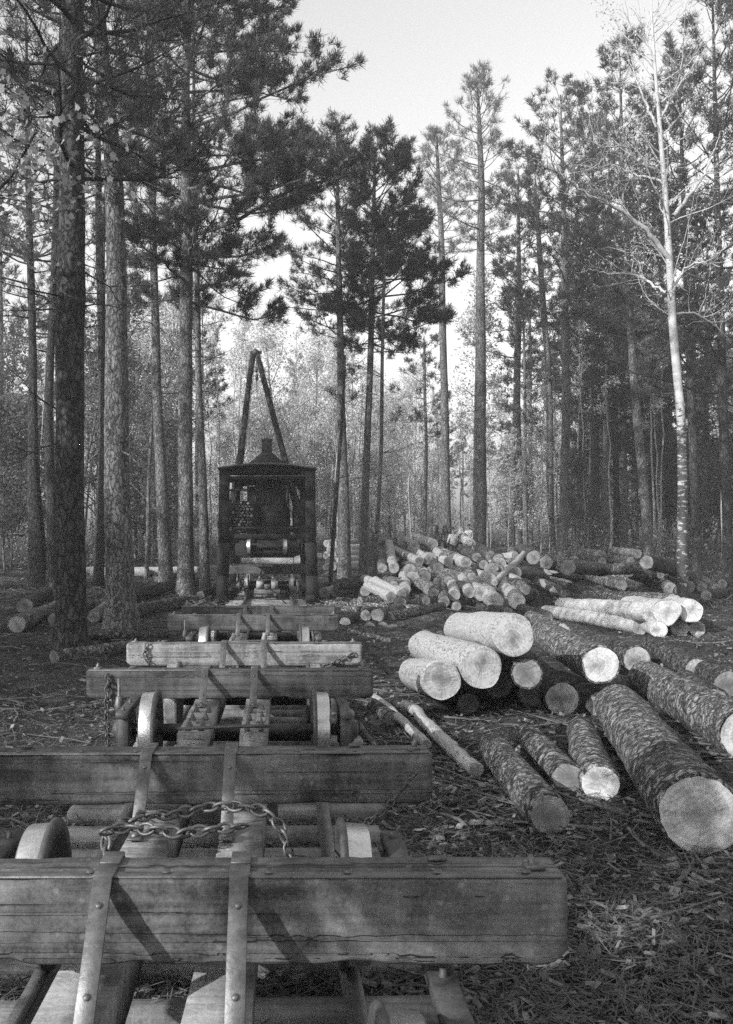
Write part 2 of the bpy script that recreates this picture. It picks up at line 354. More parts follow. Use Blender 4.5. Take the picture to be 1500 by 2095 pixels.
def in_view(n, z0, z1, p0=-60, p1=1560, power=1.6):
    u = RNG.random(n); Z = z0*(z1/z0)**(u**(1/power)) if power else z0+(z1-z0)*u
    px = RNG.uniform(p0, p1, n); return CX+(px-VX)*Z/FPX, Z
def strips(n, z0, z1, L, W, up=.05, power=1.0):
    x, y = in_view(n, z0, z1, power=power); keep = (np.abs(x) > .3) | (RNG.random(n) < .5); x, y = x[keep], y[keep]; n = len(x)
    a = RNG.uniform(0, 2*PI, n); l = RNG.uniform(*L, n)/2; wd = RNG.uniform(*W, n)/2; tl = RNG.normal(0, .22, n); z = gz(x, y)+.012+RNG.random(n)*up
    d = np.stack([np.cos(a)*np.cos(tl), np.sin(a)*np.cos(tl), np.sin(tl)], 1); s = np.stack([-np.sin(a), np.cos(a), RNG.normal(0, .5, n)], 1); c = np.stack([x, y, z+np.abs(np.sin(tl))*l], 1)
    return np.stack([c-d*l[:, None]-s*wd[:, None], c+d*l[:, None]-s*wd[:, None], c+d*l[:, None]+s*wd[:, None], c-d*l[:, None]+s*wd[:, None]], 1)
tag(tris('pine_needle_litter', np.concatenate([strips(90000, 4.1, 45, (.05, .18), (.002, .007)), strips(16000, 30, 90, (.2, .5), (.02, .04))]), M['litter']), 'dry needles and twigs strewn over the forest floor', 'litter', kind='stuff')
tag(tris('wood_chips', strips(9000, 4.1, 50, (.02, .10), (.01, .035)), M['chip']), 'pale bark flakes and chips scattered on the ground', 'wood chips', kind='stuff')
# sticks
g = Geo(); x, y = in_view(520, 6, 45, power=1.1)
for a, b in zip(x, y):
    if abs(a) < 1.2: continue
    L = random.uniform(.3, 1.6); an = random.uniform(0, PI); n = 5; c = np.linspace(-L/2, L/2, n); wob = np.cumsum(RNG.normal(0, .04*L, n))
    px_ = a+c*math.cos(an)-wob*math.sin(an); py_ = b+c*math.sin(an)+wob*math.cos(an)
    g.tube(np.stack([px_, py_, gz(px_, py_)+.02+RNG.random(n)*.05], 1), np.linspace(.013, .004, n)*random.uniform(.5, 1.5), 5)
tag(g.build('fallen_sticks', M['twig'], smooth=True), 'broken sticks and slash lying about the clearing', 'sticks', kind='stuff')
# ------------------------------------------------------------------ track
tk = empty('railway_track', 'light logging railway track running under the log cars to the loader', 'railway track')
prof = [(-.05, 0), (-.05, .012), (-.01, .025), (-.008, .08), (-.032, .088), (-.032, .112), (.032, .112), (.032, .088), (.008, .08), (.01, .025), (.05, .012), (.05, 0)]
def rail(xc):
    g = Geo(); yy = np.arange(-9, 62, 1.5); n = len(prof); V = []
    for k, y in enumerate(yy):
        ox = .012*math.sin(y*.7)+.01*math.sin(y*1.7); oz = .008*math.sin(y*.9+xc)
        V += [(xc+ox+p, y, .09+q+oz) for p, q in prof]
    i = np.arange(len(yy)-1)[:, None]*n; j = np.arange(n)[None]; k = (j+1) % n
    g.add(V, np.stack([i+j, i+k, i+n+k, i+n+j], -1).reshape(-1, 4)); return g
for s in (-1, 1): rail(s*.7495).build('rail', M['ironl'], tk)
g = Geo(); yy = -8.5
k = 0
while yy < 60:
    g.box((random.uniform(-.08, .08), yy, .03+random.uniform(-.01, .01)), (random.uniform(2.2, 2.6), random.uniform(.17, .24), .14), 0, Matrix.Rotation(random.uniform(-.05, .05), 3, 'Z'), .02)
    yy += random.uniform(.48, .62); k += 1
o = g.build('ties', M['tie'], tk); o['kind'] = 'stuff'
# ------------------------------------------------------------------ log cars
def chain(Pn, link=.085, r=.0085):
    """chain of real links along polyline Pn"""
    Pn = [Vector(p) for p in Pn]; seg = [(b-a).length for a, b in zip(Pn, Pn[1:])]; tot = sum(seg); st = link*.72; g = Geo(); d = 0; k = 0
    def at(s):
        for a, b, L in zip(Pn, Pn[1:], seg):
            if s <= L or (b is Pn[-1]): return a+(b-a)*(s/L), (b-a).normalized()
            s -= L
    while d < tot:
        c, t = at(d); x = t.cross(Vector((0, 0, 1)));
        if x.length < .05: x = Vector((1, 0, 0))
        x.normalize(); z = x.cross(t); ang = R_(45+90*(k % 2))+random.uniform(-.25, .25)
        u = x*math.cos(ang)+z*math.sin(ang); a = link/2-.0; wd = link*.3
        pts = []
        for q in range(13):
            th = q/12*2*PI; cx_ = math.cos(th); sx_ = math.sin(th)
            pts.append(c+t*(a*cx_*(1-.12*abs(sx_)))+u*(wd*sx_))
        g.tube(pts, r, 6, cap=False); d += st; k += 1
    return g
def wheel():
    w_ = Geo(); Rw = .33   # outer face at +x; flange inwards (-x)
    prof = [(.065, .0), (.075, .05), (.085, .055), (.085, .085), (.03, .11), (.01, .18), (.02, .26), (.05, .285), (.065, .29), (.065, Rw-.012), (.055, Rw-.004), (-.045, Rw+.004), (-.055, Rw+.028), (-.075, Rw+.028), (-.085, Rw+.018), (-.085, .285), (-.05, .27), (-.02, .2), (-.03, .11), (-.07, .08), (-.07, .0)]
    ms = [1 if 9 <= t <= 10 else 0 for t in range(len(prof)-1)]
    w_.lathe(prof, 'x', sides=44, ms=ms); return w_
BUNKM = {}
def bunk(parent, y, z, x=0, wd=2.74, hh=.26, mat='bunk', yaw=0, dirn=-1, tilt=0, pegs=((-1.27,), (1.27,))):
    g = Geo(); n = 72; dy = .24
    xs_ = np.linspace(-wd/2, wd/2, n); rows = 7; V = []
    gou = [(random.uniform(-wd/2, wd/2), random.choice((0, 1)), random.uniform(.006, .02), random.uniform(.03, .12)) for _ in range(9)]
    for k, q in enumerate(xs_):
        e = min(q+wd/2, wd/2-q); cut = max(0, .05-e)*.9; b = .011
        gt = sum(d_*math.exp(-((q-c_)/w_)**2) for c_, t_, d_, w_ in gou if t_ == 0); gb = sum(d_*math.exp(-((q-c_)/w_)**2) for c_, t_, d_, w_ in gou if t_ == 1)
        z0, z1 = -hh+cut+gb, -gt*.5; sec = []
        for r_ in range(rows):
            z_ = z0+b+(z1-b-z0-b)*r_/(rows-1); sec.append((q, -dy/2+.0035*math.sin(q*3.1+r_*1.7+x*9)+RNG.normal(0, .0016)+(gt*.5 if r_ == rows-1 else 0)+(gb*.5 if r_ == 0 else 0), z_))
        sec += [(q, -dy/2+b+gt, z1+RNG.normal(0, .001)), (q, 0, z1+RNG.normal(0, .0012)), (q, dy/2-b, z1+RNG.normal(0, .001)), (q, dy/2, z1-b), (q, dy/2, z0+b), (q, dy/2-b, z0), (q, -dy/2+b, z0)]
        V += sec
    ns_ = len(sec); i = np.arange(n-1)[:, None]*ns_; j = np.arange(ns_)[None]; k = (j+1) % ns_
    g.add(V, np.stack([i+j, i+k, i+ns_+k, i+ns_+j], -1).reshape(-1, 4)[:, ::-1])
    g.F.append((np.array([list(range(ns_))]), 0)); g.F.append((np.array([list(range((n-1)*ns_, n*ns_))[::-1]]), 0))
    b = g.build('bunk', M[mat], parent); b.location = (x, y, z); b.rotation_euler = (0, tilt, yaw)
    # iron wear plate on top, slightly proud of the front edge
    g = Geo(); g.box((0, -dy*.5+.030, .003), (wd-.03, .05, .012), 0, None, .004)
    for q in np.linspace(-wd/2+.12, wd/2-.12, 9): g.lathe([(.015, .0), (.024, .009), (.015, .016)], 'z', (q+random.uniform(-.03, .03), -dy*.5+.035, 0), 8)
    g.build('wear_plate', M['ironl'], b)
    g = Geo()
    for s in (-1, 1):
        g = Geo(); g.box((s*(wd/2-.42), dy*.5-.05, .009), (.07, .03, .018), 0, None, .006); g.build('chock_block', M['iron'], b)
    for s in (-1, 1):
        g = Geo(); h = random.uniform(.05, .085); lx = random.uniform(-.3, .3)
        g.tube([(s*(wd/2-.09), -.02, 0), (s*(wd/2-.09)+lx*.02, -.02, h*.55), (s*(wd/2-.09)+lx*.05, -.02, h)], [.022, .017, .008], 8)
        g.box((s*(wd/2-.09), -.02, .012), (.07, .06, .02), 0, None, .004)
        g.build('stake_peg', M['ironl'], b, smooth=True)
    return b
def make_car(N, F, label, xo=(0, 0), zz=(1, 1), mats=('bunk', 'bunk'), wds=(2.74, 2.74), hts=(.26, .26), yaws=(0, 0)):
    """N, F: distances of the near and far bunk"""
    c = empty('log_car', label, 'log car', (0, N, 0), 0, 'empty log cars coupled in a line on the track')
    D = F-N; xm = (xo[0]+xo[1])/2
    st = .72
    bs = []
    for k, (y, x, z, mt, wd, hh, ya) in enumerate(((0, xo[0], zz[0], mats[0], wds[0], hts[0], yaws[0]), (D, xo[1], zz[1], mats[1], wds[1], hts[1], yaws[1]))):
        bs.append(bunk(c, y, z, x, wd, hh, mt, ya))
        for s in (-1, 1):     # diagonal iron straps from bunk top down to the stringers, towards the viewer and away
            for dd in (-1, 1):
                g = Geo(); a = Vector((x+s*.235, y+dd*.125, z+.012)); b = Vector((x+s*.235, y+dd*.50, st+.012))
                g.beam(a, b, .066, .012, 0, bev=.002)
                g.box((x+s*.235, y+dd*.07, z+.011), (.072, .12, .01), 0, None, .002)
                g.box((x+s*.235, y+dd*.55, st+.012), (.072, .11, .012), 0, None, .002)
                g.lathe([(st+.015, 0), (st+.045, .018), (st+.02, .024)][::-1], 'z', (x+s*.235, y+dd*.56, 0), 6)
                for f_ in (.2, .75):
                    q_ = a.lerp(b, f_); n_ = Vector((0, dd*.5, .65)).normalized(); g.tube([q_, q_+n_*.014], [.014, .011], 6)
                g.build('brace_strap', M['ironl'], c)
    for s in (-1, 1):         # twin stringers
        g = Geo()
        V = []; n = 16; ln = np.linspace(-1.75, D+1.3, n)
        for q in ln:
            j_ = RNG.normal(0, .004, 4); x0, x1 = (.13, .355)
            if s < 0: x0, x1 = -.355, -.13
            V += [(xm+x0+j_[0], q, st-.24), (xm+x1+j_[1], q, st-.24), (xm+x1+j_[2], q, st-.004+j_[0]), (xm+x0+j_[3], q, st-.004+j_[1])]
        i = np.arange(n-1)[:, None]*4; j = np.arange(4)[None]; k = (j+1) % 4
        g.add(V, np.stack([i+j, i+k, i+4+k, i+4+j], -1).reshape(-1, 4)); g.F.append((np.array([[3, 2, 1, 0]]), 0)); g.F.append((np.array([[(n-1)*4, (n-1)*4+1, (n-1)*4+2, (n-1)*4+3]]), 0))
        # split crack down the middle of the timber
        o = g.build('stringer', M['string'], c)
        g = Geo()
        for q in (-1.6, -1.45, -1.15, -.8, D+.5, D+1.1):
            for e in (-.05, .06):
                g.box((xm+s*.24+e, q, st+.008), (.05, .05, .016), 0, None, .003); g.lathe([(st+.016, .02), (st+.04, .018), (st+.042, 0)], 'z', (xm+s*.24+e, q, 0), 6); g.lathe([(st+.03, .009), (st+.07, .008), (st+.071, 0)], 'z', (xm+s*.24+e, q, 0), 6)
        g.build('nut', M['iron'], o)
    g = Geo()
    g.box((xm+.29, -1.0, st+.012), (.085, .55, .022), 0, None, .004)
    g.build('splice_plate', M['string'], c)
    for y in (-1.62, D+1.2):
        g = Geo(); g.box((xm, y, st-.33), (.86, .2, .17), 0, None, .01); g.build('end_sill', M['bunk'], c)
    g = Geo()
    g.tube([(xm, -1.5, st-.15), (xm-.02, -1.9, st-.2), (xm+.01, -2.25, st-.2)], .028, 10); g.box((xm, -1.72, st-.17), (.2, .12, .16), 0, None, .02)
    g.tube([(xm-.36, -1.70, st+.03), (xm-.1, -1.72, st+.045), (xm+.2, -1.69, st+.05), (xm+.37, -1.68, st+.05)], .014, 8)
    g.build('coupler', M['iron'], c); g = Geo(); g.tube([(xm, D+1.2, st-.15), (xm, D+1.55, st-.2)], .03, 10); g.box((xm, D+1.36, st-.18), (.2, .12, .16), 0, None, .02)
    g.build('coupler', M['iron'], c, smooth=False)
    for y in (-.63, 1.3):                                   # axles, wheels, boxes
        wg = Geo(); ax = empty('wheelset', None, None); ax.parent = c; ax.location = (0, y, .535)
        wg.tube([(-.95, 0, 0), (.95, 0, 0)], .05, 14); wg.build('axle', M['iron'], ax, smooth=True)
        for s in (-1, 1):
            w_ = wheel(); o = w_.build('wheel', [M['iron'], M['tread']], ax, smooth='all'); o.location = (s*.775, 0, 0); o.rotation_euler = (0, 0, 0 if s > 0 else PI)
        for s in (-1, 1):
            g = Geo(); x = s*1.0
            g.box((x, y, .53), (.14, .2, .22), 0, None, .03); g.lathe([(x-.07*s, .0), (x-.07*s, .09), (x+.09*s, .08), (x+.11*s, .03), (x+.11*s, 0)], 'x', (0, y, .53), 16)
            g.box((x-.02*s, y, .66), (.1, .34, .05), 0, None, .01); g.box((x-.02*s, y-.2, .52), (.1, .05, .3), 0, None, .01); g.box((x-.02*s, y+.2, .52), (.1, .05, .3), 0, None, .01)
            g.box((x-.02*s, y, .36), (.06, .5, .04), 0, None, .01)
            g.build('axle_box', M['iron'], c)
    for s in (-1, 1):                                        # side sills carrying boxes
        g = Geo(); g.box((s*.98, .33, .715), (.1, 2.6, .06), 0, None, .008)
        for q in np.linspace(-.85, 1.5, 7): g.lathe([(.745, .016), (.775, .014), (.776, 0)], 'z', (s*.98, q, 0), 6)
        g.build('side_frame', M['iron'], c)
    for y in (-.63, 1.3):
        g = Geo(); g.box((0, y+.45, .40), (1.5, .1, .12), 0, None, .01)
        for s in (-1, 1): g.box((s*.8, y+.39, .5), (.1, .06, .26), 0, None, .015)
        g.build('brake_beam', M['sootw'], c)
    g = Geo(); g.tube([(-1.1, -.35, .4), (-1.1, -.35, .95)], .015, 8); g.lathe([(.62, .0), (.62, .035), (.70, .045), (.78, .03), (.80, 0)], 'z', (-1.1, -.35, 0), 10)
    g.box((-1.1, -.35, .5), (.07, .09, .1), 0, None, .01)
    g.build('brake_post', M['ironl'], c)
    return c, bs
car1, b1 = make_car(3.5, 5.61, 'nearest log car, its big bunk beam across the foot of the view', (.03, -.11), (1.105, 1.058), ('bunk', 'bunk'), (2.74, 2.74), (.30, .28), (R_(.0), R_(1.0)))
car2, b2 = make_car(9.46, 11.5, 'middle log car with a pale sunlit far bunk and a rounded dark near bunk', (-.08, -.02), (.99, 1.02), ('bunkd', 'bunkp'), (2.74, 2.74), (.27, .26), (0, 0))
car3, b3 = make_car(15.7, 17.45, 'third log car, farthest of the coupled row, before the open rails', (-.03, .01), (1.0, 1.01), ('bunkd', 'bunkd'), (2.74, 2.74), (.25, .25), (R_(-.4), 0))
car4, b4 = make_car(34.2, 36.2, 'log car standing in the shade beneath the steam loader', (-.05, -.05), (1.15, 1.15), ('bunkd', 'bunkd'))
# chains
def ch(pts, label, link=.085, r=.0085, mat='ironl'):
    return tag(chain(pts, link, r).build('chain', M[mat], smooth=True), label, 'chain', 'loose binding chains')
Zc = 4.7
def cp(px, py, Z): return P(px, py, Z)
ch([cp(222, 1780, 4.3), cp(216, 1720, 4.4), cp(240, 1690, 4.5), cp(300, 1668, 4.7), cp(350, 1668, 4.8), cp(420, 1652, 4.9), cp(470, 1648, 4.9), cp(520, 1655, 4.85), cp(545, 1662, 4.85), cp(572, 1690, 4.85), cp(590, 1735, 4.85), cp(596, 1790, 4.85)], 'heavy chain draped across the stringers of the nearest car', .09, .0085)
ch([cp(222, 1700, 4.3), cp(260, 1693, 4.35), cp(320, 1698, 4.3), cp(370, 1706, 4.3), cp(430, 1698, 4.35), cp(500, 1690, 4.4)], 'lower slack run of chain lying below the heavy draped chain', .085, .008)
ch([(-1.24, 9.30, .93), (-1.245, 9.28, .70), (-1.25, 9.3, .5), (-1.24, 9.33, .25), (-1.2, 9.36, .03)], 'chain hanging from the left end of the dark rounded bunk', .08, .009, 'iron')
ch([(-1.15, 11.35, 1.0), (-1.17, 11.34, .9), (-1.13, 11.34, .80)], 'short knot of chain hooked on the pale bunk', .07, .009, 'iron')
ch([P(648, 1362, 11.3), P(668, 1362, 11.32), P(690, 1352, 11.34), P(705, 1345, 11.34), P(722, 1338, 11.36)], 'chain trailing along the right half of the pale bunk', .07, .008)
ch([P(700, 1700, 5.2), P(740, 1690, 5.3), P(790, 1655, 5.35), P(820, 1620, 5.4), P(850, 1585, 5.42)], 'thin chain slung from the right end of the second bunk', .055, .0045, 'iron')
# ------------------------------------------------------------------ steam loader
LD = empty('steam_log_loader', 'sooty steam log loader straddling the track with wooden A-frame boom and square stack', 'log loader', (-.05, 32.6, 0))
def lz(py, Z=32.6): return CZ-(py-VY)*Z/FPX
W2 = 1.60; DL = 8.5
for sx in (-1, 1):
    for yy in (0, DL):
        g = Geo(); x = sx*(W2-.15); pts = [(x+sx*.06, yy, .05), (x+sx*.03, yy, .9), (x, yy, 2.0), (x-sx*.01, yy, 3.4), (x-sx*.03, yy, 4.42)]
        for a, b in zip(pts, pts[1:]): g.beam(a, b, .40 if a[2] < 2 else .34, .3, 0, (0, 1, 0))
        g.box((x+sx*.03, yy, .08), (.5, .55, .14), 0, None, .03); g.box((x-sx*.12, yy, 4.1), (.5, .2, .12), 0, Matrix.Rotation(sx*R_(45), 3, 'Y'), .02)
        g.build('leg', M['sootw'], LD)
    g = Geo(); g.box((sx*(W2-.15), DL/2, .16), (.3, DL+.8, .2), 0, None, .05); g.build('skid_runner', M['soot'], LD)
    g = Geo(); g.box((sx*(W2-.14), DL/2, 2.85), (.06, DL-.3, .7), 0, None, .01); g.box((sx*(W2-.14), DL/2, 3.25), (.1, DL-.3, .1), 0, None, .01)
    g.build('side_panel', M['sootw'], LD)
# roof
g = Geo(); n = 15; xs_ = np.linspace(-W2-.04, W2+.04, n); zt = 4.44+.15*(1-(xs_/(W2+.04))**2)
V = []
for y in (-.35, DL+.3):
    for x, z in zip(xs_, zt): V.append((x, y, z))
    for x, z in zip(xs_, zt): V.append((x, y, z+.055))
f = []
for k in range(n-1):
    a, b = k, 2*n+k
    f += [(a, a+1, b+1, b), (n+a, n+b, n+b+1, n+a+1), (a, n+a, n+a+1, a+1), (b, b+1, n+b+1, n+b)]
f += [(0, 2*n, 3*n, n), (n-1, 2*n-1, 4*n-1, 3*n-1)]
g.add(V, f); g.build('roof', M['iron'], LD)
for y in (-.05, DL/2, DL):
    g = Geo()
    for k in range(n-1): g.beam((xs_[k]*.97, y, zt[k]-.12), (xs_[k+1]*.97, y, zt[k+1]-.12), .14, .22, 0, (0, 0, 1))
    g.build('roof_beam', M['sootw'], LD)
g = Geo(); g.box((0, -.02, 4.18), (2*W2-.4, .12, .14), 0, None, .01); g.build('cross_beam', M['sootw'], LD)
g = Geo(); g.box((-.07, 2.3, 3.12), (1.36, .08, 1.74), 0, None, .01); g.build('shade_panel', M['soot'], LD); g = Geo(); g.box((-1.0, 5.5, 2.95), (.9, .08, 1.25), 0, None, .01); g.build('shade_panel', M['soot'], LD)  # added dark panels standing in for the shade inside the cab
g = Geo(); g.box((0, .25, 2.0), (2.5, .3, .5), 0, None, .05); g.box((-1.15, .3, 2.1), (.5, .3, .5), 0, None, .1); g.box((1.2, .3, 2.15), (.4, .3, .4), 0, None, .1); g.build('shade_fill', M['soot'], LD)  # black boxes added below the deck where it is in shade
g = Geo(); g.box((-.05, -.09, 4.22), (2*W2-.55, .09, .03), 0, None, .005); g.build('roof_trim', M['ironl'], LD)
# deck
g = Geo(); g.box((0, DL/2, 2.22), (2*W2-.3, DL, .16), 0, None, .01)
for sx in (-.5, .5, -1.1, 1.1): g.box((sx, DL/2, 2.05), (.2, DL-.1, .2), 0, None, .01)
g.box((.0, -.08, 2.50), (2.1, .10, .07), 0, None, .01)
g.build('deck', M['sootw'], LD)
# underslung truck
g = Geo()
V = [(-1.05, 0, 1.98), (1.05, 0, 1.98), (1.15, 0, 1.62), (.85, 0, 1.50), (-.85, 0, 1.50), (-1.15, 0, 1.62)]
V = V+[(x, 2.2, z) for x, _, z in V]
g.add(V, [(0, 5, 4, 3, 2, 1), (6, 7, 8, 9, 10, 11)]+[(k, (k+1) % 6, (k+1) % 6+6, k+6) for k in range(6)])
g.build('truck_frame', M['soot'], LD)
for sx in (-1, 1):
    o = wheel().build('wheel', [M['iron'], M['tread']], LD, smooth='all'); o.location = (sx*.60, -.45, 1.88); o.scale = (.9, .75, .75); o.rotation_euler = (0, 0, 0 if sx > 0 else PI)
g = Geo(); g.tube([(-.8, -.45, 1.88), (.8, -.45, 1.88)], .05, 10); g.box((0, -.2, 1.75), (1.5, .3, .2), 0, None, .02); g.build('axle', M['soot'], LD)
# boiler, machinery, stack
g = Geo(); g.lathe([(2.3, 0), (2.3, .62), (2.45, .62), (2.46, .57), (3.9, .57), (3.95, .6), (4.0, .57), (4.28, .4), (4.3, 0)], 'z', (.18, 1.1, 0), 30)
g.box((.18, .5, 2.75), (.4, .12, .35), 0, None, .03); g.lathe([(3.1, 0), (3.1, .04), (3.5, .04), (3.5, 0)], 'z', (-.35, .7, 0), 8); 
for z in (2.9, 3.3, 3.7): g.lathe([(z, .575), (z+.01, .585), (z+.05, .585), (z+.06, .575)], 'z', (.18, 1.1, 0), 30)
g.build('boiler', M['soot'], LD, smooth=False)
g = Geo(); g.lathe([(3.3, 0), (3.3, .03), (3.9, .03), (3.9, 0)], 'z', (.66, .5, 0), 8); g.tube([(.66, .5, 3.3), (.8, .45, 3.1), (.86, .45, 2.9)], .02, 8); g.tube([(.5, .5, 4.0), (.5, .48, 4.08), (.7, .4, 4.1)], .025, 8)
g.build('steam_pipe', M['ironl'], LD, smooth=True)
g = Geo(); g.lathe([(2.35, 0), (2.35, .12), (2.4, .45), (2.4, .45)], 'z', (.9, 2.6, 0), 12)
g.lathe([(-.6, 0), (-.6, .45), (-.55, .45), (-.55, .25), (.55, .25), (.55, .45), (.6, .45), (.6, 0)], 'x', (.2, 3.6, 2.85), 24); g.lathe([(-.5, 0), (-.5, .38), (-.45, .38), (-.45, .2), (.4, .2), (.4, .38), (.45, .38), (.45, 0)], 'x', (.2, 4.8, 2.8), 24)
g.box((.2, 4.1, 2.5), (1.7, 2.2, .2), 0, None, .02); g.box((-.55, 4.1, 2.9), (.1, 2.0, .7), 0, None, .02); g.box((.95, 4.1, 2.9), (.1, 2.0, .7), 0, None, .02); g.box((1.12, 1.2, 2.9), (.4, 1.1, 1.2), 0, None, .03)
g.build('winch', M['soot'], LD)
g = Geo(); V = [(-.72, -.5, 0), (.72, -.5, 0), (.72, 1.7, 0), (-.72, 1.7, 0), (-.2, .35, .52), (.2, .35, .52), (.2, .85, .52), (-.2, .85, .52)]
V = [(x-.03, y+.9, z+4.58) for x, y, z in V]
g.add(V, [(0, 1, 5, 4), (1, 2, 6, 5), (2, 3, 7, 6), (3, 0, 4, 7), (3, 2, 1, 0)])
st_ = Geo(); st_.box((-.03, 1.5, 5.32), (.35, .35, .52), 0, None, .01); st_.box((-.03, 1.5, 5.57), (.38, .38, .04), 0, None, .005)
hood = g.build('hood', M['soot'], LD); st_.build('smoke_stack', M['soot'], hood)
# firewood stack on the deck: individual billets in view
fw = 0
for r in range(11):
    for c_ in range(7):
        x = -1.27+c_*.115+(r % 2)*.05+random.uniform(-.012, .012); z = 2.38+r*.104+random.uniform(-.01, .01); rr = random.uniform(.04, .056)
        if r > 8 and random.random() < .5: continue
        fw += 1; g = Geo(); y0 = .15+random.uniform(-.07, .07)
        g.tube([(x, y0, z), (x+random.uniform(-.02, .02), y0+.9, z)], rr, 7, 0, True, 1, .09)
        o = g.build('firewood_billet', [M['scalyd'], M[random.choice(('bunkd', 'bunkd', 'bunk', 'endd'))]]); o.location = (-.05, 32.6, 0)
        tag(o, 'split firewood billet in the fuel stack inside the loader cab', 'firewood', 'firewood stacked in the loader')
# A-frame
g = Geo()
ya = 37.5-32.6
ap = P(523, 722, 37.5)-Vector((-.05, 32.6, 0))
for (ppx, ppy, r0, zz) in ((476, 1040, .15, 37.2), (612, 1062, .135, 37.2)):
    f_ = P(ppx, ppy, zz)-Vector((-.05, 32.6, 0)); sgn = -1 if ppx < 523 else 1
    g2 = Geo(); top = ap+Vector((sgn*.07, 0, .05)); 
    pts = [f_.lerp(top, t)+Vector((math.sin(t*5)*.025, 0, 0)) for t in np.linspace(0, 1, 12)]
    g2.tube(pts, np.linspace(r0, .10, 12), 14, jit=.02); g2.build('boom_leg', M['barkd'], LD, smooth=True)
g = Geo(); g.tube([ap+Vector((-.22, 0, .0)), ap+Vector((.24, 0, .02))], .06, 10); g.lathe([(-.13, 0), (-.10, .12), (.10, .12), (.13, 0)], 'y', tuple(ap+Vector((.0, 0, .02))), 14); g.build('boom_cap', M['iron'], LD)
g = Geo(); b0 = ap+Vector((.04, -.1, -.2)); g.tube([b0, b0+Vector((0, 0, -.3))], .02, 6); g.box(b0+Vector((0, 0, -.45)), (.10, .16, .22), 0, None, .03); g.box(b0+Vector((.01, 0, -.75)), (.11, .16, .26), 0, None, .04); g.tube([b0+Vector((0, 0, -.85)), b0+Vector((.02, 0, -1.25)), b0+Vector((.06, 0, -1.3)), b0+Vector((.07, 0, -1.2))], .018, 6)
g.build('pulley_block', M['iron'], LD)
def cable(a, b): 
    g = Geo(); a = Vector(a); b = Vector(b); g.tube([a.lerp(b, t)+Vector((0, 0, -.25*math.sin(PI*t))) for t in np.linspace(0, 1, 9)], .011, 5); g.build('cable', M['iron'], LD, smooth=True)
cable(ap, (1.3, 0.2, 4.6)); cable(ap+Vector((.1, 0, .05)), (1.42, 3.0, 4.6)); cable(b0+Vector((0, 0, -1.2)), (.35, 5.0, 4.55)); cable(ap, (-1.2, 8, 4.6))
g = Geo(); g.beam((.75, -.1, 4.1), (1.32, .0, 2.6), .05, .05); g.beam((-1.35, -.02, 3.75), (-.5, -.02, 3.77), .12, .06); g.beam((1.28, 0, 2.55), (.9, .1, 4.0), .03, .03); g.build('cab_brace', M['sootw'], LD)
g = Geo(); g.tube([(.82, -.2, 1.98), (.9, -.22, 1.7), (.85, -.2, 1.2), (.9, -.2, .95)], .015, 6); g.tube([(1.15, -.2, 1.98), (1.14, -.2, 1.0)], .012, 6); g.build('hanging_hose', M['soot'], LD)
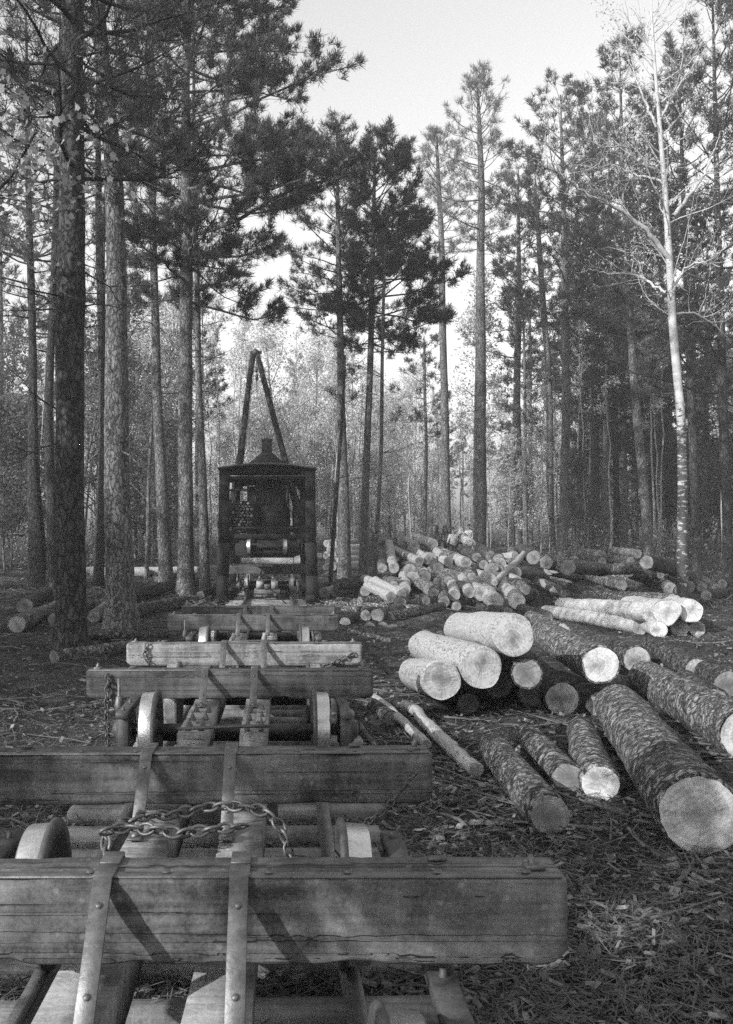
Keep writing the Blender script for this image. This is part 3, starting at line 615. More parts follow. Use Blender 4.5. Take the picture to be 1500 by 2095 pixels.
# ------------------------------------------------------------------ logs
def make_log(a, b, ra, rb, mat='scaly', label='', group=None, endm='end', cut=None, wob=.02, name='log', cat='log', notch=False):
    a = Vector(a); b = Vector(b); d = b-a; L = d.length; n = max(5, int(L/.11)) if a.y < 16 else max(5, int(L/.25)); sides = (44 if a.y < 16 else 28) if ra > .12 else 16
    rng = np.random.default_rng(int(abs(a.x*977+a.y*131+a.z*7))+3)
    t = np.linspace(0, 1, n); r = ra+(rb-ra)*t
    th = np.linspace(0, 2*PI, sides, endpoint=False)
    lo = sum(rng.normal(0, .022)*np.cos(k*th+rng.uniform(0, 6)) for k in (2, 3, 5))
    prof = (1+lo)[None]*(1+(.013 if 'scaly' in mat else .006)*rng.standard_normal((n, sides)))*(1+.02*np.sin(t*L*2.1+rng.uniform(0, 6)))[:, None]*r[:, None]
    bx = np.cumsum(rng.normal(0, wob*L/n*1.2, n)); by = np.cumsum(rng.normal(0, wob*L/n*.5, n)); bx -= t*bx[-1]; by -= t*by[-1]
    V = np.stack([prof*np.cos(th)+bx[:, None], prof*np.sin(th)+by[:, None], np.repeat((t*L)[:, None], sides, 1)], -1)
    # knots
    for _ in range(int(L*1.2)):
        k0 = rng.uniform(.1, .9)*n; j0 = rng.uniform(0, sides); kw = max(1.0, .09/(L/n)); 
        dk = np.exp(-((np.arange(n)[:, None]-k0)**2/kw**2+(((np.arange(sides)[None]-j0+sides/2) % sides-sides/2)**2)/1.5))
        V[..., 0] += dk*np.cos(th)*.035*ra/.25; V[..., 1] += dk*np.sin(th)*.035*ra/.25
    g = Geo(); i = np.arange(n-1)[:, None]*sides; j = np.arange(sides)[None]; k = (j+1) % sides
    g.add(V, np.stack([i+j, i+k, i+sides+k, i+sides+j], -1).reshape(-1, 4), 0)
    if a.y < 16 and ra > .14 and mat != 'smooth':
        for _ in range(3):
            zz = rng.uniform(.2, .9)*L; th_ = rng.uniform(0, 2*PI); rr_ = ra+(rb-ra)*zz/L; kk_ = int(zz/L*(n-1)); c_ = np.array([bx[kk_], by[kk_], zz]); dr = np.array([math.cos(th_), math.sin(th_), rng.uniform(.2, .7)])
            g.tube([c_+dr*rr_*.85, c_+dr*(rr_+rng.uniform(.02, .06))], [.032, .022], 8, 0, True, 1, .1)
    bt = min(.024, ra*.12)
    for e, sg in ((0, 1), (n-1, -1)):
        ring = V[e]; c = np.array([bx[e], by[e], t[e]*L]); 
        tilt = rng.normal(0, .06, 2)
        def rg(s_, dz):
            q = c+(ring-c)*s_; q[:, 2] += dz+(q[:, 0]*tilt[0]+q[:, 1]*tilt[1])*(1 if s_ < .99 else 0); return q
        R0 = rg(1-bt/ra, -.004*sg); R1 = rg(1-bt/ra-.004, -.004*sg); R2 = rg(.5, -.004*sg)
        n0 = g.n; g.add(np.concatenate([ring, R0, R1, R2, [R2.mean(0)]]), np.zeros((0, 4), int))
        jj = np.arange(sides); kk = (jj+1) % sides
        def q4(a_, b_): 
            q = np.stack([a_*sides+jj, b_*sides+jj, b_*sides+kk, a_*sides+kk], 1)+n0
            return q if sg > 0 else q[:, ::-1]
        g.F.append((q4(0, 1), 0)); g.F.append((q4(1, 2), 1)); g.F.append((q4(2, 3), 1))
        tr = np.stack([3*sides+jj, np.full(sides, 4*sides), 3*sides+kk], 1)+n0; g.F.append((tr if sg > 0 else tr[:, ::-1], 1))
    o = g.build(name, [M[mat], M[endm]], smooth='all')
    q = d.to_track_quat('Z', 'Y'); o.matrix_world = Matrix.Translation(a)@q.to_matrix().to_4x4()@Matrix.Rotation(rng.uniform(0, 6.28), 4, 'Z')
    me = o.data
    return tag(o, label, cat, group)
def L1(n, f, R, label, group, mat='scaly', endm='end', Rf=None, lift=0, **k):
    """n, f = (px, py, Z); Z None -> the log rests on the ground"""
    out = []
    for (px, py, Z), r in ((n, R), (f, Rf or R*.88)):
        if Z is None:
            Z = 15.
            for _ in range(12):
                x = CX+(px-VX)*Z/FPX; zc = float(gz(x, Z))+r-.02+lift; Z = max(3, (CZ-zc)*FPX/(py-VY))
        out.append((P(px, py, Z), r))
    return make_log(out[0][0], out[1][0], out[0][1], out[1][1], mat, label, group, endm, **k)
GA = 'sawn logs in the near pile beside the cars'
L1((1050, 1299, 11.9), (940, 1287, 15.4), .262, 'topmost pale log of the near pile, its sawn end facing us', GA, 'smooth', Rf=.25)
L1((984, 1366, 11.9), (868, 1322, 15.4), .262, 'pale mottled log below and left of the topmost log, long body lit', GA, 'smooth', Rf=.245)
L1((904, 1390, 11.9), (846, 1377, 14.4), .245, 'lowest left log of the near pile with a saw cut across its end', GA, 'smooth', Rf=.22)
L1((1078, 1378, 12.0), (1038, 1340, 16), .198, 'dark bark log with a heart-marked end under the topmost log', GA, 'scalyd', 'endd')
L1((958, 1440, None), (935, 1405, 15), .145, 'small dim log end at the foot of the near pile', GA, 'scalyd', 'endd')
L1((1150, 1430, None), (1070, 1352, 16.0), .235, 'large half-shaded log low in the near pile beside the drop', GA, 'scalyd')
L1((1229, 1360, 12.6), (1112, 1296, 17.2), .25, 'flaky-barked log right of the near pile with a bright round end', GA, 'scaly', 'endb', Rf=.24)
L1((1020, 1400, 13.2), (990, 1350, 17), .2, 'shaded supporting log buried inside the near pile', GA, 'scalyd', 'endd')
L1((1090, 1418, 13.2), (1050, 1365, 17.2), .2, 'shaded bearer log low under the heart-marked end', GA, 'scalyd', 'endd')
GB = 'flaky logs lying in the lower right clearing'
L1((1228, 1604, None), (1188, 1493, None), .178, 'short flaky log whose end is half in shadow', GB, 'scaly', 'endb')
L1((1125, 1668, None), (1008, 1528, None), .17, 'flaky log sinking into the dark shade, leftmost of the clearing logs', GB)
L1((1160, 1592, None), (1076, 1502, None), .145, 'slim flaky log between the half-shadowed end and the leftmost clearing log', GB)
L1((1432, 1668, None), (1266, 1447, None), .30, 'huge flaky log with a split sawn end at the lower right edge', GB, 'scaly', 'endb', Rf=.285)
L1((1530, 1505, None), (1322, 1388, None), .27, 'thick shaded flaky log running out past the right edge', GB, Rf=.26)
L1((1222, 1444, None), (1262, 1395, None), .14, 'stub of a log squeezed against the huge flaky log', GB, 'scaly')
L1((1430, 1374, None), (1330, 1322, None), .22, 'rough-cut log end standing behind the thick shaded log', GB, 'scalyd')
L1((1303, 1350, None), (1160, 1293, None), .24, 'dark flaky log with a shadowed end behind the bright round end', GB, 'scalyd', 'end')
L1((1150, 1290, 17.5), (1085, 1262, 20.5), .145, 'broken small log behind the topmost log', GB, 'scaly')
L1((1460, 1440, None), (1400, 1395, None), .2, 'low dark log between the thick shaded log and the rough-cut end', GB, 'scalyd', 'endd')
GD = 'pale logs stacked in the sunlit rick at right'
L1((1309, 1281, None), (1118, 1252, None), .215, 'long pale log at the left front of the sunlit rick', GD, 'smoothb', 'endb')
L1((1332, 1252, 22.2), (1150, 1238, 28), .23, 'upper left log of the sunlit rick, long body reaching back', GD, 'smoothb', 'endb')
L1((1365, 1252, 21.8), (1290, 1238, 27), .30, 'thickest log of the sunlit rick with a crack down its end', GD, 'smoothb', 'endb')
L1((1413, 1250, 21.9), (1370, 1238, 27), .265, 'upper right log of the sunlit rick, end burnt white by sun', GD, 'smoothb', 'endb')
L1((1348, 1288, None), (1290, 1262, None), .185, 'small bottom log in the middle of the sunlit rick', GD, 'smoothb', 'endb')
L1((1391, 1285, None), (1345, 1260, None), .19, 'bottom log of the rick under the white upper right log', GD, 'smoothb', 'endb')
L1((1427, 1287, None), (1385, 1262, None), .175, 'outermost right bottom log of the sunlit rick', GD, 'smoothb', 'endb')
L1((1375, 1232, 27.0), (1200, 1222, 30), .25, 'long dark barked log lying behind the sunlit rick', GD, 'scaly')
L1((1262, 1243, 27.0), (1155, 1216, 31), .16, 'grey log tapering away behind the rick at left', GD, 'scalyd')
GE = 'logs scattered at the back right of the clearing'
E = [((1272, 1197), (1215, 1183), .25, 'log with dark round end in the middle of the back right row', 'scaly', 'endd'), ((1238, 1188), (1180, 1180), .24, 'pale-barked log just left of the dark round end', 'scaly', 'end'),
 ((1186, 1179), (1124, 1166), .2, 'log with black end at the left of the back right row', 'scaly', 'endd'), ((1232, 1166), (1118, 1150), .24, 'long low log behind the black-ended one', 'scaly', 'endd'),
 ((1162, 1160), (1118, 1146), .25, 'leftmost log of the back right row', 'scaly', 'endd'), ((1318, 1188), (1245, 1178), .2, 'log with shaded end right of the dark round end', 'scaly', 'endd'),
 ((1326, 1160), (1238, 1166), .2, 'log rising to the right under the leaning pine', 'scaly', 'endd'), ((1348, 1182), (1385, 1164), .23, 'log with ringed end beside the white-barked tree', 'smooth', 'endd'),
 ((1372, 1206), (1356, 1190), .25, 'squat pale log left of the foot of the white-barked tree', 'smooth', 'end'), ((1410, 1201), (1395, 1188), .23, 'pale log just right of the foot of the white-barked tree', 'smooth', 'endd'),
 ((1437, 1203), (1410, 1186), .2, 'log end second from the edge at the back right', 'scaly', 'endd'), ((1466, 1203), (1440, 1186), .19, 'log end at the very right of the back row', 'scaly', 'endd'),
 ((1445, 1218), (1500, 1210), .19, 'low log at the right edge behind the sunlit rick', 'scalyd', 'endd'), ((1300, 1184), (1352, 1176), .18, 'short log tucked behind the ringed end', 'scalyd', 'endd'),
 ((1195, 1205), (1120, 1188), .14, 'slim log in front of the black-ended one', 'scalyd', 'endd')]
for n, f, R, lb, mt, em in E: L1((*n, None), (*f, None), R, lb, GE, mt, em)
L1((1175, 1145, 46), (1178, 1136, 52), .22, 'small round log end facing us above the back right row', GE, 'scaly')
L1((1232, 1135, 48), (1172, 1130, 50), .25, 'log lying on the top of the back right heap at left', GE, 'scaly', 'endd')
L1((1305, 1133, 48), (1254, 1127, 50), .24, 'log lying on the top of the back right heap at right', GE, 'scaly', 'endd')
L1((1232, 1150, 46), (1180, 1146, 48), .24, 'shadowed log under the top left log of the back heap', GE, 'scalyd', 'endd')
L1((1290, 1148, 46), (1240, 1142, 48), .24, 'shadowed log under the top right log of the back heap', GE, 'scalyd', 'endd')
# central pile
_py = np.array([1100, 1122, 1138, 1171, 1208, 1250]); _pz = np.array([37.5, 36, 35, 33, 31, 29])
def pZ(py): return float(np.interp(py, _py, _pz))
GF = 'logs tumbled in the big central pile'
F = [((953, 1152), (915, 1134), .21, 'pale log with bright ringed end at the crown of the central pile', 'smooth', 'end', 0), ((867, 1172), (840, 1160), .19, 'log with bright disc end at the left centre of the pile', 'scaly', 'end', 0),
 ((1003, 1185), (966, 1172), .21, 'log with bright ringed end below the crown log at right', 'smooth', 'end', 0), ((986, 1214), (958, 1196), .24, 'log with big crescent-lit end low in the pile', 'smooth', 'end', 0),
 ((1014, 1232), (992, 1208), .27, 'lowest front log with a dark streak across its bright end', 'smooth', 'end', 0), ((1057, 1229), (1045, 1206), .27, 'lowest right log with a ragged bright end', 'smooth', 'endb', 0),
 ((1037, 1203), (1030, 1180), .18, 'splintered bright end above the streaked log', 'scaly', 'end', 0), ((960, 1211), (938, 1166), .19, 'pale log standing on end-slope, right of a close pair', 'smooth', 'endd', .3),
 ((929, 1217), (921, 1176), .19, 'pale log of the close pair leaning towards us, left one', 'smooth', 'endd', .3), ((888, 1214), (898, 1188), .19, 'log with a notched bright end beside the leaning pair', 'scaly', 'end', 0),
 ((909, 1230), (902, 1190), .18, 'thin leaning log between notched end and leaning pair', 'scaly', 'endd', 0), ((934, 1241), (945, 1215), .16, 'dark hollow-looking end at the foot of the pile', 'scalyd', 'endd', 0),
 ((975, 1140), (955, 1128), .18, 'dark end just right of the crown log', 'scalyd', 'endd', 0), ((989, 1155), (980, 1140), .17, 'dark end below the crown log at right', 'scalyd', 'endd', 0), ((1004, 1138), (990, 1126), .22, 'broad dark end on the right shoulder of the pile', 'scalyd', 'endd', 0),
 ((1014, 1162), (1035, 1152), .11, 'tiny bright end in the gap under the sloping slab', 'scaly', 'end', 0), ((876, 1146), (842, 1122), .17, 'dark end of a long pale log on the upper left of the pile', 'smooth', 'endd', 0), ((858, 1148), (820, 1130), .17, 'long pale log parallel below the upper left one', 'smooth', 'endd', 0),
 ((897, 1162), (880, 1146), .2, 'dull end in the middle of the pile under the crown log', 'scalyd', 'endd', 0), ((1075, 1207), (1062, 1188), .18, 'dark-ended log at the right foot of the pile', 'scaly', 'endd', 0), ((829, 1206), (825, 1172), .185, 'stout rounded log slanting down at the left of the pile', 'smooth', 'endd', .2),
 ((818, 1234), (850, 1214), .2, 'log with large dull ringed end at lower left of the pile', 'scaly', 'endd', 0), ((782, 1162), (780, 1132), .17, 'black-ended log upended beside the thin pine, left of two', 'scaly', 'endd', .3), ((806, 1162), (796, 1112), .18, 'black-ended long log upended beside the thin pine, right of two', 'smooth', 'endd', .4),
 ((800, 1222), (752, 1198), .17, 'pale lumpy log sloping down from the thin pine', 'smooth', 'endd', 0), ((822, 1216), (768, 1188), .16, 'pale lumpy log parallel just above its neighbour', 'smooth', 'endd', 0), ((806, 1198), (835, 1184), .17, 'short pale log behind the stout rounded one', 'scaly', 'endd', 0),
 ((905, 1138), (880, 1118), .15, 'pale sliver of log left of the crown log', 'smooth', 'endd', 0), ((885, 1113), (862, 1104), .2, 'bright stub on the very top of the pile, dark-ended', 'smooth', 'endd', 0), ((850, 1118), (838, 1108), .17, 'rounded pale log on the skyline of the pile', 'smooth', 'endd', 0),
 ((918, 1188), (905, 1172), .17, 'half-hidden log top in the notch above the leaning pair', 'scaly', 'endd', 0), ((965, 1180), (955, 1168), .17, 'log end squeezed between leaning pair and ringed end', 'scaly', 'endd', 0), ((1055, 1138), (1022, 1142), .17, 'horizontal pale log on the right shoulder', 'smooth', 'endd', 0),
 ((1050, 1150), (1018, 1154), .16, 'lower of two horizontal logs on the right shoulder', 'scaly', 'endd', 0), ((1092, 1140), (1078, 1130), .27, 'large black-ended log at the right end of the pile top', 'scalyd', 'endd', 0), ((880, 1205), (860, 1190), .22, 'mid-grey log sprawled left of the notched end', 'scaly', 'endd', 0), ((873, 1228), (845, 1238), .16, 'low grey log in front of the notched end', 'scaly', 'endd', 0),
 ((688, 1212), (738, 1194), .21, 'log with round dull end lying beyond the third car', 'smooth', 'endd', 0), ((663, 1214), (700, 1200), .19, 'log half behind the round dull end beyond the third car', 'smooth', 'endd', 0), ((646, 1221), (655, 1208), .13, 'small dark end nearest the rails beyond the third car', 'scalyd', 'endd', 0),
 ((737, 1192), (702, 1185), .1, 'thin pale pole behind the round dull end', 'twig', 'endd', 0)]
for n, f, R, lb, mt, em, dz in F:
    Zn = pZ(n[1]); Zf = pZ(f[1])+1.0+dz
    if n[0] < 760 or (n[0] > 810 and n[1] > 1233): L1((*n, None), (*f, None), R, lb, GF, mt, em)
    else:
        a = P(*n, Zn); b = P(*f, Zf)
        d = (b-a); 
        if d.length < 2.2: b = a+d.normalized()*random.uniform(2.2, 3.0)+Vector((0, .3, 0))
        if d.length > 5: b = a+d.normalized()*5
        make_log(a, b, R, R*.9, mt, lb, GF, em)
for k in range(30):
    px = random.uniform(815, 1085); py = random.uniform(1124+abs(px-930)*.08, 1222); Zn = pZ(py)+.25; R = random.uniform(.17, .25); d = Vector((random.uniform(-.4, .35), 1, random.uniform(-.12, .1))).normalized()
    a = P(px, py, Zn); a.z = max(a.z, R); b = a+d*random.uniform(2.2, 3.4); b.z = max(b.z, R*.9)
    make_log(a, b, R, R*.88, random.choice(('scaly', 'scalyd', 'smooth')), 'weathered log jumbled among others in the central pile', 'jumbled logs filling the central pile', 'endd')
# bearers filling the inside of the pile
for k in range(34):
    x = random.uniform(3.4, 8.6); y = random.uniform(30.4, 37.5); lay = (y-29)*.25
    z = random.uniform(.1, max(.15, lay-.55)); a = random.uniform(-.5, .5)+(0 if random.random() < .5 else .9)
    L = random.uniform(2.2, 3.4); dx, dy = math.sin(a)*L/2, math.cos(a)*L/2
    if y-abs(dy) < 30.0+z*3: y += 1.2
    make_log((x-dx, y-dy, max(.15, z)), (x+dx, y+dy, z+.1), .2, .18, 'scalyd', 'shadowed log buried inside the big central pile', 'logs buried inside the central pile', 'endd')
GG = 'logs in the small stack beside the third car'
for n, f, R, lb, mt, em, Z in [((706, 1275), (735, 1262), .165, 'bright white end at the left of the small stack by the third car', 'scalyd', 'endb', 25.0), ((748, 1259), (780, 1250), .155, 'bright end on top of the small stack by the third car', 'scalyd', 'end', 25.3), ((773, 1259), (820, 1247), .185, 'biggest dark end on top of the small stack', 'scaly', 'endd', 25.2),
  ((798, 1263), (905, 1240), .14, 'dull end with a long body to the right, top of the small stack', 'scaly', 'endd', 25.4), ((756, 1284), (790, 1272), .165, 'pale greyish end at the bottom middle of the small stack', 'scalyd', 'end', 24.4), ((784, 1284), (830, 1270), .17, 'black end at the bottom of the small stack', 'scalyd', 'endd', 24.6),
  ((805, 1289), (900, 1262), .175, 'grey end with a barked body at the right of the small stack', 'scaly', 'endd', 24.2), ((850, 1288), (925, 1262), .15, 'low barked log behind the pale mottled log', 'scaly', 'endd', 24.8)]:
    L1((*n, Z), (*f, Z+2.8), R, lb, GG, mt, em)
L1((860, 1247, None), (668, 1236, None), .13, 'long thin barked log lying level before the central pile', GF, 'scaly', 'endd')
L1((905, 1255, None), (700, 1246, None), .11, 'long pole lying level behind the small stack', GF, 'scaly', 'endd')
L1((780, 1233, None), (690, 1226, None), .08, 'thin pole lying level near the rails', GF, 'scaly', 'endd')
L1((790, 1309, None), (715, 1290, None), .07, 'broken forked branch lying in front of the small stack', GF, 'scaly', 'endd', wob=.12, name='fallen_branch', cat='branch')
L1((1072, 1133, 35.5), (1012, 1192, 31.6), .12, 'long sloping slab leaning against the right of the central pile', GF, 'smooth', 'endd', Rf=.1)
L1((1160, 1229, None), (1102, 1197, None), .1, 'crooked thin log between the central pile and the back right row', GE, 'scaly', 'end', wob=.06)
for k in range(16):
    px = random.uniform(1085, 1490); py = random.uniform(1160, 1218); sx_ = random.uniform(-70, -30)
    L1((px, py, None), (px+sx_, py-random.uniform(8, 16), None), random.uniform(.15, .24), 'weathered log half hidden among the back right rows', GE, random.choice(('scaly', 'scalyd', 'smooth')), 'endd')
for px, py, fx, fy, R, lb in ((1120, 1262, 1050, 1240, .16, 'weathered log between the topmost log and the sunlit rick'), (1040, 1252, 960, 1238, .15, 'low log lying behind the topmost pale log'), (1265, 1330, 1180, 1290, .17, 'dark log wedged behind the bright round end'), (1490, 1400, 1440, 1370, .2, 'low dark log at the right edge')):
    L1((px, py, None), (fx, fy, None), R, lb, 'weathered logs filling the gaps of the clearing', 'scalyd', 'endd')
# slabs of shed bark
g = Geo()
for k in range(420):
    Zb = random.uniform(5.5, 30); px = random.uniform(700, 1520); x = CX+(px-VX)*Zb/FPX; z = float(gz(x, Zb)); L = random.uniform(.08, .35); w_ = random.uniform(.03, .09); n = 5
    u = np.linspace(-L/2, L/2, n); cv = random.uniform(.02, .06); a_ = random.uniform(0, PI); V = []
    for q in u:
        for m_, hh_ in ((-1, 0), (0, .35), (1, 0)):
            X_, Y_, Z_ = q, m_*w_/2*(1+random.uniform(-.3, .3)), hh_*w_*random.uniform(.6, 1.2)+cv*(q/L)**2+random.uniform(0, .02)
            V.append((x+X_*math.cos(a_)-Y_*math.sin(a_), Zb+X_*math.sin(a_)+Y_*math.cos(a_), z+.015+Z_))
    i = np.arange(n-1)[:, None]*3; j = np.arange(2)[None]; g.add(V, np.stack([i+j, i+j+1, i+3+j+1, i+3+j], -1).reshape(-1, 4))
tag(g.build('bark_slabs', M['scaly']), 'curled slabs of shed bark lying among the logs', 'bark', kind='stuff')
# poles near the cars
L1((872, 1522, None), (768, 1428, None), .056, 'thin barked pole lying left, beside the second car end', 'thin poles on the ground beside the cars', 'smooth', lift=.06, wob=.05, name='pole', cat='pole')
L1((975, 1572, None), (828, 1442, None), .075, 'thicker crooked pole lying right of the thin one', 'thin poles on the ground beside the cars', 'smooth', lift=.06, wob=.06, name='pole', cat='pole')
L1((800, 1470, None), (762, 1440, None), .10, 'short pointed stub beside the head of the thin pole', 'thin poles on the ground beside the cars', 'scalyd', 'endd', Rf=.08, name='pole', cat='pole')
L1((770, 1530, None), (735, 1480, None), .03, 'slender stick lying against the second bunk end', 'thin poles on the ground beside the cars', 'twig', 'endd', name='pole', cat='pole', wob=.08)
# left side logs
GL = 'logs lying in the shade left of the track'
for n, f, R, lb, mt in [((35, 1278), (128, 1238), .22, 'flaky log at the left edge of the view', 'scaly'), ((112, 1268), (185, 1236), .2, 'log partly behind the thickest dark pine', 'scalyd'), ((112, 1345), (275, 1322), .13, 'bark log reaching from the dark pine towards the pale bunk', 'scaly'), ((345, 1298), (180, 1303), .085, 'thin log lying behind the pale bunk at left', 'scalyd'),
   ((255, 1222), (400, 1190), .27, 'thick dark log lying behind the sunlit-trunk pine', 'scalyd'), ((192, 1262), (240, 1226), .17, 'log poking out between the two thick pines', 'scaly'), ((255, 1258), (370, 1232), .2, 'mossy looking log in front of the thick dark one', 'scalyd'), ((395, 1198), (260, 1206), .2, 'grey log in the far shade behind the slim pine', 'scalyd'),
   ((50, 1240), (95, 1212), .25, 'dark log far left between the paired pines', 'scalyd'), ((300, 1190), (365, 1178), .17, 'far grey log left of the loader', 'scaly'), ((410, 1218), (450, 1200), .16, 'small log left of the loader foot', 'scalyd')]:
    L1((*n, None), (*f, None), R, lb, GL, mt, 'endd')
# far rick seen between the trunks beyond the loader
n_ = 0
for r in range(5):
    for c_ in range(4):
        if r+c_ > 6: continue
        px = 668+c_*13+(r % 2)*6; py = 1160-r*12; Z = 50+r*1.3+random.uniform(-.5, .5)
        L1((px, py, Z), (px+random.uniform(22, 40), py-4, Z+1.8), random.uniform(.18, .24), 'pale log in the far rick right of the loader', 'logs of the far rick beyond the loader', 'smooth', 'endd'); n_ += 1
for k in range(9):
    px = random.choice((random.uniform(190, 350), random.uniform(480, 630))); Z = random.uniform(46, 62)
    x = CX+(px-VX)*Z/FPX; a = random.uniform(-.4, .4)+PI/2; z = float(gz(x, Z))+.2
    make_log((x-1.4*math.sin(a), Z, z), (x+1.4*math.sin(a), Z+1.4*math.cos(a), z+.03), .22, .2, 'smooth', 'pale log lying far back on the forest floor', 'far logs seen between trunks', 'endd')
print('logs', len([o for o in C.objects if o.name.startswith('log')]))
#TREES
# ------------------------------------------------------------------ trees
def unit(v): return v/(np.linalg.norm(v, axis=-1, keepdims=True)+1e-9)
def needles(Cn, Dr, K, L, Wd, rng, spread=.75):
    """tufts of thin triangles: Cn, Dr (n,3)"""
    n = len(Cn); D = unit(Dr[:, None]+rng.normal(0, spread, (n, K, 3))+np.array([0, 0, .15])); l = L*rng.uniform(.65, 1.15, (n, K, 1))
    S = unit(np.cross(D, rng.normal(0, 1, (n, K, 3))))*Wd*rng.uniform(.7, 1.3, (n, K, 1))
    B = Cn[:, None]+D*l*.08+rng.normal(0, L*.12, (n, K, 3))
    return np.stack([B-S*.5, B+S*.5, B+D*l+S*.25, B+D*l-S*.25], 2).reshape(-1, 4, 3)
def leaves(Cn, K, sp, size, rng, lobed=False):
    n = len(Cn); c = (Cn[:, None]+rng.normal(0, sp, (n, K, 3))).reshape(-1, 3); m = len(c)
    N = unit(rng.normal(0, 1, (m, 3))+np.array([0, 0, .5])); U = unit(np.cross(N, rng.normal(0, 1, (m, 3)))); Wv = np.cross(N, U); s = (size*rng.uniform(.6, 1.3, (m, 1)))
    bend = N*s*.18
    if lobed:
        P6 = [(0, -.5), (.38, -.2), (.30, .1), (.5, .35), (.12, .42), (0, .62), (-.12, .42), (-.5, .35), (-.3, .1), (-.38, -.2)]
        return np.stack([c+U*s*a+Wv*s*b+bend*(abs(a)*2) for a, b in P6], 1)
    return np.stack([c-U*s*.55, c-Wv*s*.3+bend, c+U*s*.55, c+Wv*s*.3+bend], 1)
def limb(g, p0, az, el, L, r, rng, n=7, droop=.0, curl=.35, sides=5, wig=.06):
    pts = [np.array(p0, float)]; e = el; a = az; st = L/(n-1)
    for k in range(n-1):
        e += (curl-droop)*(1.0/(n-1))+rng.normal(0, wig*1.6); a += rng.normal(0, wig*2)
        pts.append(pts[-1]+st*np.array([math.cos(a)*math.cos(e), math.sin(a)*math.cos(e), math.sin(e)]))
    pts = np.array(pts); g.tube(pts, np.linspace(r, max(.004, r*.25), n), sides, cap=False, m=0)
    return pts
def trunk_geo(pts, Zd, zbase, topz, rng, sides=18, flare=1.35, wig=.02, jit=.03, leanY=0):
    """pts: (px, py, width px) bottom first -> tube; returns centreline samples"""
    A = []
    for px, py, wpx in pts:
        p = P(px, py, Zd); A.append((p.x, p.y, p.z, wpx*Zd/FPX/2))
    A[0] = (A[0][0], A[0][1], zbase-.25, A[0][3])
    A = np.array(A)
    if topz > A[-1, 2]+.5:
        k = (topz-A[-1, 2])/max(.5, A[-1, 2]-A[-2, 2]); e = A[-1].copy(); e[:2] += (A[-1, :2]-A[-2, :2])*min(k, 3)*.7; e[2] = topz; e[3] = .035
        mid = (A[-1]+e)/2; mid[3] = A[-1, 3]*.55+.02; A = np.vstack([A, mid, e])
    zz = np.concatenate([[A[0, 2]], A[0, 2]+np.array([.3, .55, .9, 1.4]), np.arange(A[0, 2]+2.0, A[-1, 2], .8), [A[-1, 2]]])
    X_ = np.stack([np.interp(zz, A[:, 2], A[:, k]) for k in range(4)], 1)
    h = zz-A[0, 2]; X_[:, 3] *= 1+(flare-1)*np.exp(-h/.45)
    X_[:, 0] += wig*np.sin(zz*.6+rng.uniform(0, 6))*np.clip(h/3, 0, 1); X_[:, 1] += wig*2*np.sin(zz*.45+rng.uniform(0, 6))*np.clip(h/3, 0, 1)+leanY*h
    g = Geo(); sd = sides; c = np.stack([X_[:, 0], X_[:, 1], zz], 1)
    g.tube(c, X_[:, 3], sd, cap=True, jit=jit, rng=rng)
    # root flutes
    v = g.V[0].reshape(len(zz), sd, 3); th = np.linspace(0, 2*PI, sd, endpoint=False); fl = 1+.16*np.cos(5*th+rng.uniform(0, 6))[None]*np.exp(-h/.4)[:, None]
    v[:] = c[:, None]+(v-c[:, None])*fl[..., None]
    return g, c, X_[:, 3]
def at_h(c, r, z):
    z = min(max(z, c[0, 2]), c[-1, 2]); return np.array([np.interp(z, c[:, 2], c[:, k]) for k in range(3)]), float(np.interp(z, c[:, 2], r))
TN = [0]
